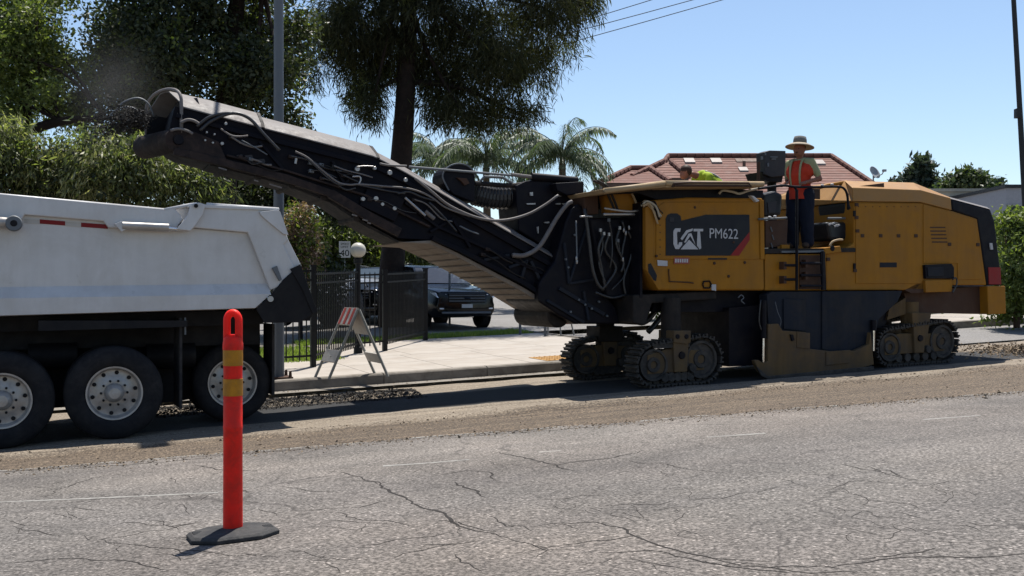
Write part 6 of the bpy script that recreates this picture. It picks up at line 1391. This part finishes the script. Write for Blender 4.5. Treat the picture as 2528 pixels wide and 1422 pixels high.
# material slots: 0 skin 1 shirt 2 vest 3 trousers 4 boots
wu, wz = UZ(1976, 613, 1.0); wv = 1.0
def mp1(p): f, s, z = p; return (wu - f * .93 - s * .37, wv + s * .93 - f * .37, wz + z)
bn = []
for s in (-1, 1):
    bn += [((.0, s * .10, .88), (.02, s * .12, .50), .145, .118, 3), ((.02, s * .12, .50), (0, s * .13, .10), .116, .10, 3), ((-.03, s * .13, .05), (.14, s * .15, .04), .05, .045, 4)]
bn += [((0, -.08, .93), (0, .08, .93), .125, .125, 3), ((.0, 0, .93), (.03, 0, 1.2), .168, .185, 2), ((.02, -.07, 1.25), (.02, .07, 1.25), .16, .16, 2), ((.0, -.13, 1.40), (.0, .13, 1.40), .085, .085, 1), ((0, -.05, 1.36), (0, .05, 1.36), .11, .11, 2),
       ((.0, 0, 1.44), (.035, 0, 1.53), .058, .055, 0), ((.045, 0, 1.57), (.03, 0, 1.655), .084, .10, 0), ((.09, 0, 1.555), (.075, 0, 1.56), .04, .045, 0), ((.125, 0, 1.60), (.135, 0, 1.59), .016, .018, 0), ((.03, -.092, 1.61), (.03, -.095, 1.62), .02, .02, 0), ((.03, .092, 1.61), (.03, .095, 1.62), .02, .02, 0)]
for s in (-1, 1):
    sh, el, wr = (0, s * .20, 1.40), (-.10, s * .29, 1.13), (.22, s * .20, 1.05)
    mid = tuple(Vector(sh).lerp(Vector(el), .72)); bn += [(sh, mid, .070, .058, 1), (mid, el, .048, .045, 0), (el, wr, .045, .030, 0)]; hand(bn, wr, el, s, 0)
def ex1(t, mp):
    # hi-vis panels, hat, face
    hat = MB(); cz = 1.70; n = 32; rings = []
    tl = lambda f, s, z: mp((f + .02 + (z - cz) * -.1, s, z + f * .10))
    for r, z in ((.088, cz - .03), (.095, cz + .0), (.155, cz - .005), (.228, cz - .04), (.236, cz - .044), (.234, cz - .034), (.155, cz + .010), (.108, cz + .02), (.104, cz + .08), (.092, cz + .125), (.05, cz + .138), (.005, cz + .13)): rings.append([tl(r * 1.08 * math.cos(2 * math.pi * k / n), r * .96 * math.sin(2 * math.pi * k / n), z) for k in range(n)])
    h = t.part('hat', MB().loft(rings), 'straw_hat', smooth=True)
    t.part('hat_crown', MB().loft([[tl(r * 1.08 * math.cos(2 * math.pi * k / n), r * .96 * math.sin(2 * math.pi * k / n), z) for k in range(n)] for r, z in ((.112, cz + .022), (.109, cz + .08), (.097, cz + .13), (.05, cz + .144), (.005, cz + .136))]), 'hat_crown', h, smooth=True)
    t.part('hair', MB().sph(mp((.015, 0, 1.655)), .097, 16, 10, (1, 1, .8)), 'hair', smooth=True)
    for s in (-1, 1): t.part('eye', MB().sph(mp((.118, s * .033, 1.625)), .011, 8, 6), 'sign_black')
    t.part('moustache', MB().sph(mp((.13, 0, 1.565)), .022, 8, 6, (.6, 1.4, .5)), 'hair')
    for s in (-1, 1):
        # reflective braces over the vest and the lime side panel
        pts = [mp(p) for p in ((.155, s * .075, 1.0), (.19, s * .085, 1.2), (.15, s * .09, 1.38), (.03, s * .095, 1.47), (-.10, s * .09, 1.40), (-.14, s * .08, 1.2), (-.14, s * .08, 1.0))]
        t.part('reflective_strip', MB().tube(pts, .018, 6, 4), 'shirt_pale', smooth=True)
    t.part('vest_hem', MB().loft([[mp((.01 + (.165 + a) * math.cos(2 * math.pi * k / 24), (.185 + a) * math.sin(2 * math.pi * k / 24), z)) for k in range(24)] for z, a in ((.80, .012), (.90, .004), (1.02, .0))], False), 'vest_orange', smooth=True)
    t.part('shirt_tail', MB().loft([[mp((-.02 + (.175 + a) * math.cos(rad(100 + 160 * k / 16)), (.195 + a) * math.sin(rad(100 + 160 * k / 16)), z)) for k in range(17)] for z, a in ((.79, .02), (.90, .012), (1.0, .01))], False, False), 'shirt_lime', smooth=True)
    t.part('tool_pouch', MB().box(mp((-.16, -.27, .80)), mp((-.02, -.20, .97))), 'boot_brown', bevel=.02)
    for z in (.99,): t.part('tool_belt', MB().tube([mp((.17 * math.cos(2 * math.pi * k / 24), .19 * math.sin(2 * math.pi * k / 24), .985)) for k in range(25)], .014, 6), 'vest_orange', smooth=True)
person((wu, wv, wz), mp1, bn, ['skin', 'shirt_pale', 'vest_orange', 'trouser_navy', 'boot_brown'], 'worker standing on the machine in wide straw hat, orange vest and navy trousers', ex1)

# second worker bent over behind the canopy
v2 = 2.45; hu2, hz2 = UZ(1792, 486, v2); u2, z2 = hu2, UZ(1792, 615, v2)[1]; hp = hz2 - z2
P('far_platform', MB().box((u2 - 1.6, 2.2, z2 - .06), (u2 + .7, 2.95, z2 - .005)), 'black_dusty')
def mp2(p): f, s, z = p; return (u2 - f, v2 + s, z2 + z)
def px2(x, y, s=0): u, z = UZ(x, y, v2 + s); return (u2 - u, s, z - z2)
bn = []; shc = Vector(px2(1734, 438)); hd2 = Vector(px2(1692, 424))
for s in (-1, 1): bn += [((0, s * .1, hp), (.05, s * .12, hp * .54), .1, .072, 3), ((.05, s * .12, hp * .54), (0, s * .13, .1), .07, .052, 3), ((-.03, s * .13, .05), (.14, s * .15, .04), .048, .042, 4)]
bn += [((0, -.08, hp), (0, .08, hp), .125, .125, 3), ((0.03, 0, hp + .04), (shc.x * .5, 0, (hp + shc.z) / 2 + .03), .15, .16, 1), ((shc.x * .5, 0, (hp + shc.z) / 2 + .03), (shc.x, 0, shc.z), .16, .13, 1), ((shc.x, -.14, shc.z), (shc.x, .14, shc.z), .085, .085, 1),
       (tuple(shc), tuple(shc.lerp(hd2, .6)), .06, .058, 0), (tuple(hd2), tuple(hd2 + Vector((.03, 0, -.06))), .098, .078, 0), (tuple(hd2 + Vector((.085, 0, -.05))), tuple(hd2 + Vector((.095, 0, -.06))), .02, .02, 0)]
for s in (-1, 1):
    sh = (shc.x, s * .2, shc.z); el = (shc.x + .1, s * .26, shc.z - .28); wr = (shc.x + .28, s * .16, shc.z - .42); mid = tuple(Vector(sh).lerp(Vector(el), .7)); bn += [(sh, mid, .07, .058, 1), (mid, el, .048, .045, 0), (el, wr, .045, .03, 0)]; hand(bn, wr, el, s, 0)
def ex2(t, mp):
    t.part('hair', MB().sph(mp(tuple(hd2 + Vector((-.015, 0, .02)))), .105, 16, 10, (1, 1, 1)), 'hair', smooth=True)
    for s in (-1, 1): t.part('reflective_strip', MB().tube([mp((.05, s * .09, hp + .17)), mp((shc.x * .5, s * .09, (hp + shc.z) / 2 + .18)), mp((shc.x, s * .09, shc.z + .10))], .016, 6, 4), 'tape_white', smooth=True)
person((u2, v2, z2), mp2, bn, ['skin', 'shirt_lime', 'vest_orange', 'trouser_navy', 'boot_brown'], 'dark haired worker in lime shirt bending over behind the canopy', ex2)

# dust blowing off the conveyor head
m, n, l, p = new_mat('dust'); n.remove(p)
pv_ = n.new('ShaderNodeVolumePrincipled'); pv_.inputs['Color'].default_value = (.42, .42, .41, 1); pv_.inputs['Anisotropy'].default_value = .2
tc = n.new('ShaderNodeTexCoord'); gr = n.new('ShaderNodeTexGradient'); gr.gradient_type = 'QUADRATIC_SPHERE'; l.new(tc.outputs['Object'], gr.inputs[0])
nt = noise(n, l, tc.outputs['Object'], 2.2, 4); mu = n.new('ShaderNodeMath'); mu.operation = 'MULTIPLY'; l.new(gr.outputs[1], mu.inputs[0]); l.new(nt.outputs[0], mu.inputs[1])
m2 = n.new('ShaderNodeMath'); m2.operation = 'MULTIPLY'; m2.inputs[1].default_value = .55; l.new(mu.outputs[0], m2.inputs[0]); l.new(m2.outputs[0], pv_.inputs['Density'])
l.new(pv_.outputs[0], n['Material Output'].inputs['Volume'])
dc = AT(275, 215, 13.1); mb = MB().sph((0, 0, 0), 1, 20, 14); o = make('dust_cloud', mb.v, mb.f, 'dust', smooth=True); o.location = dc; o.scale = (.9, .6, .9)
tag(o, 'faint grey dust drifting off the conveyor tip', 'dust', kind='stuff')
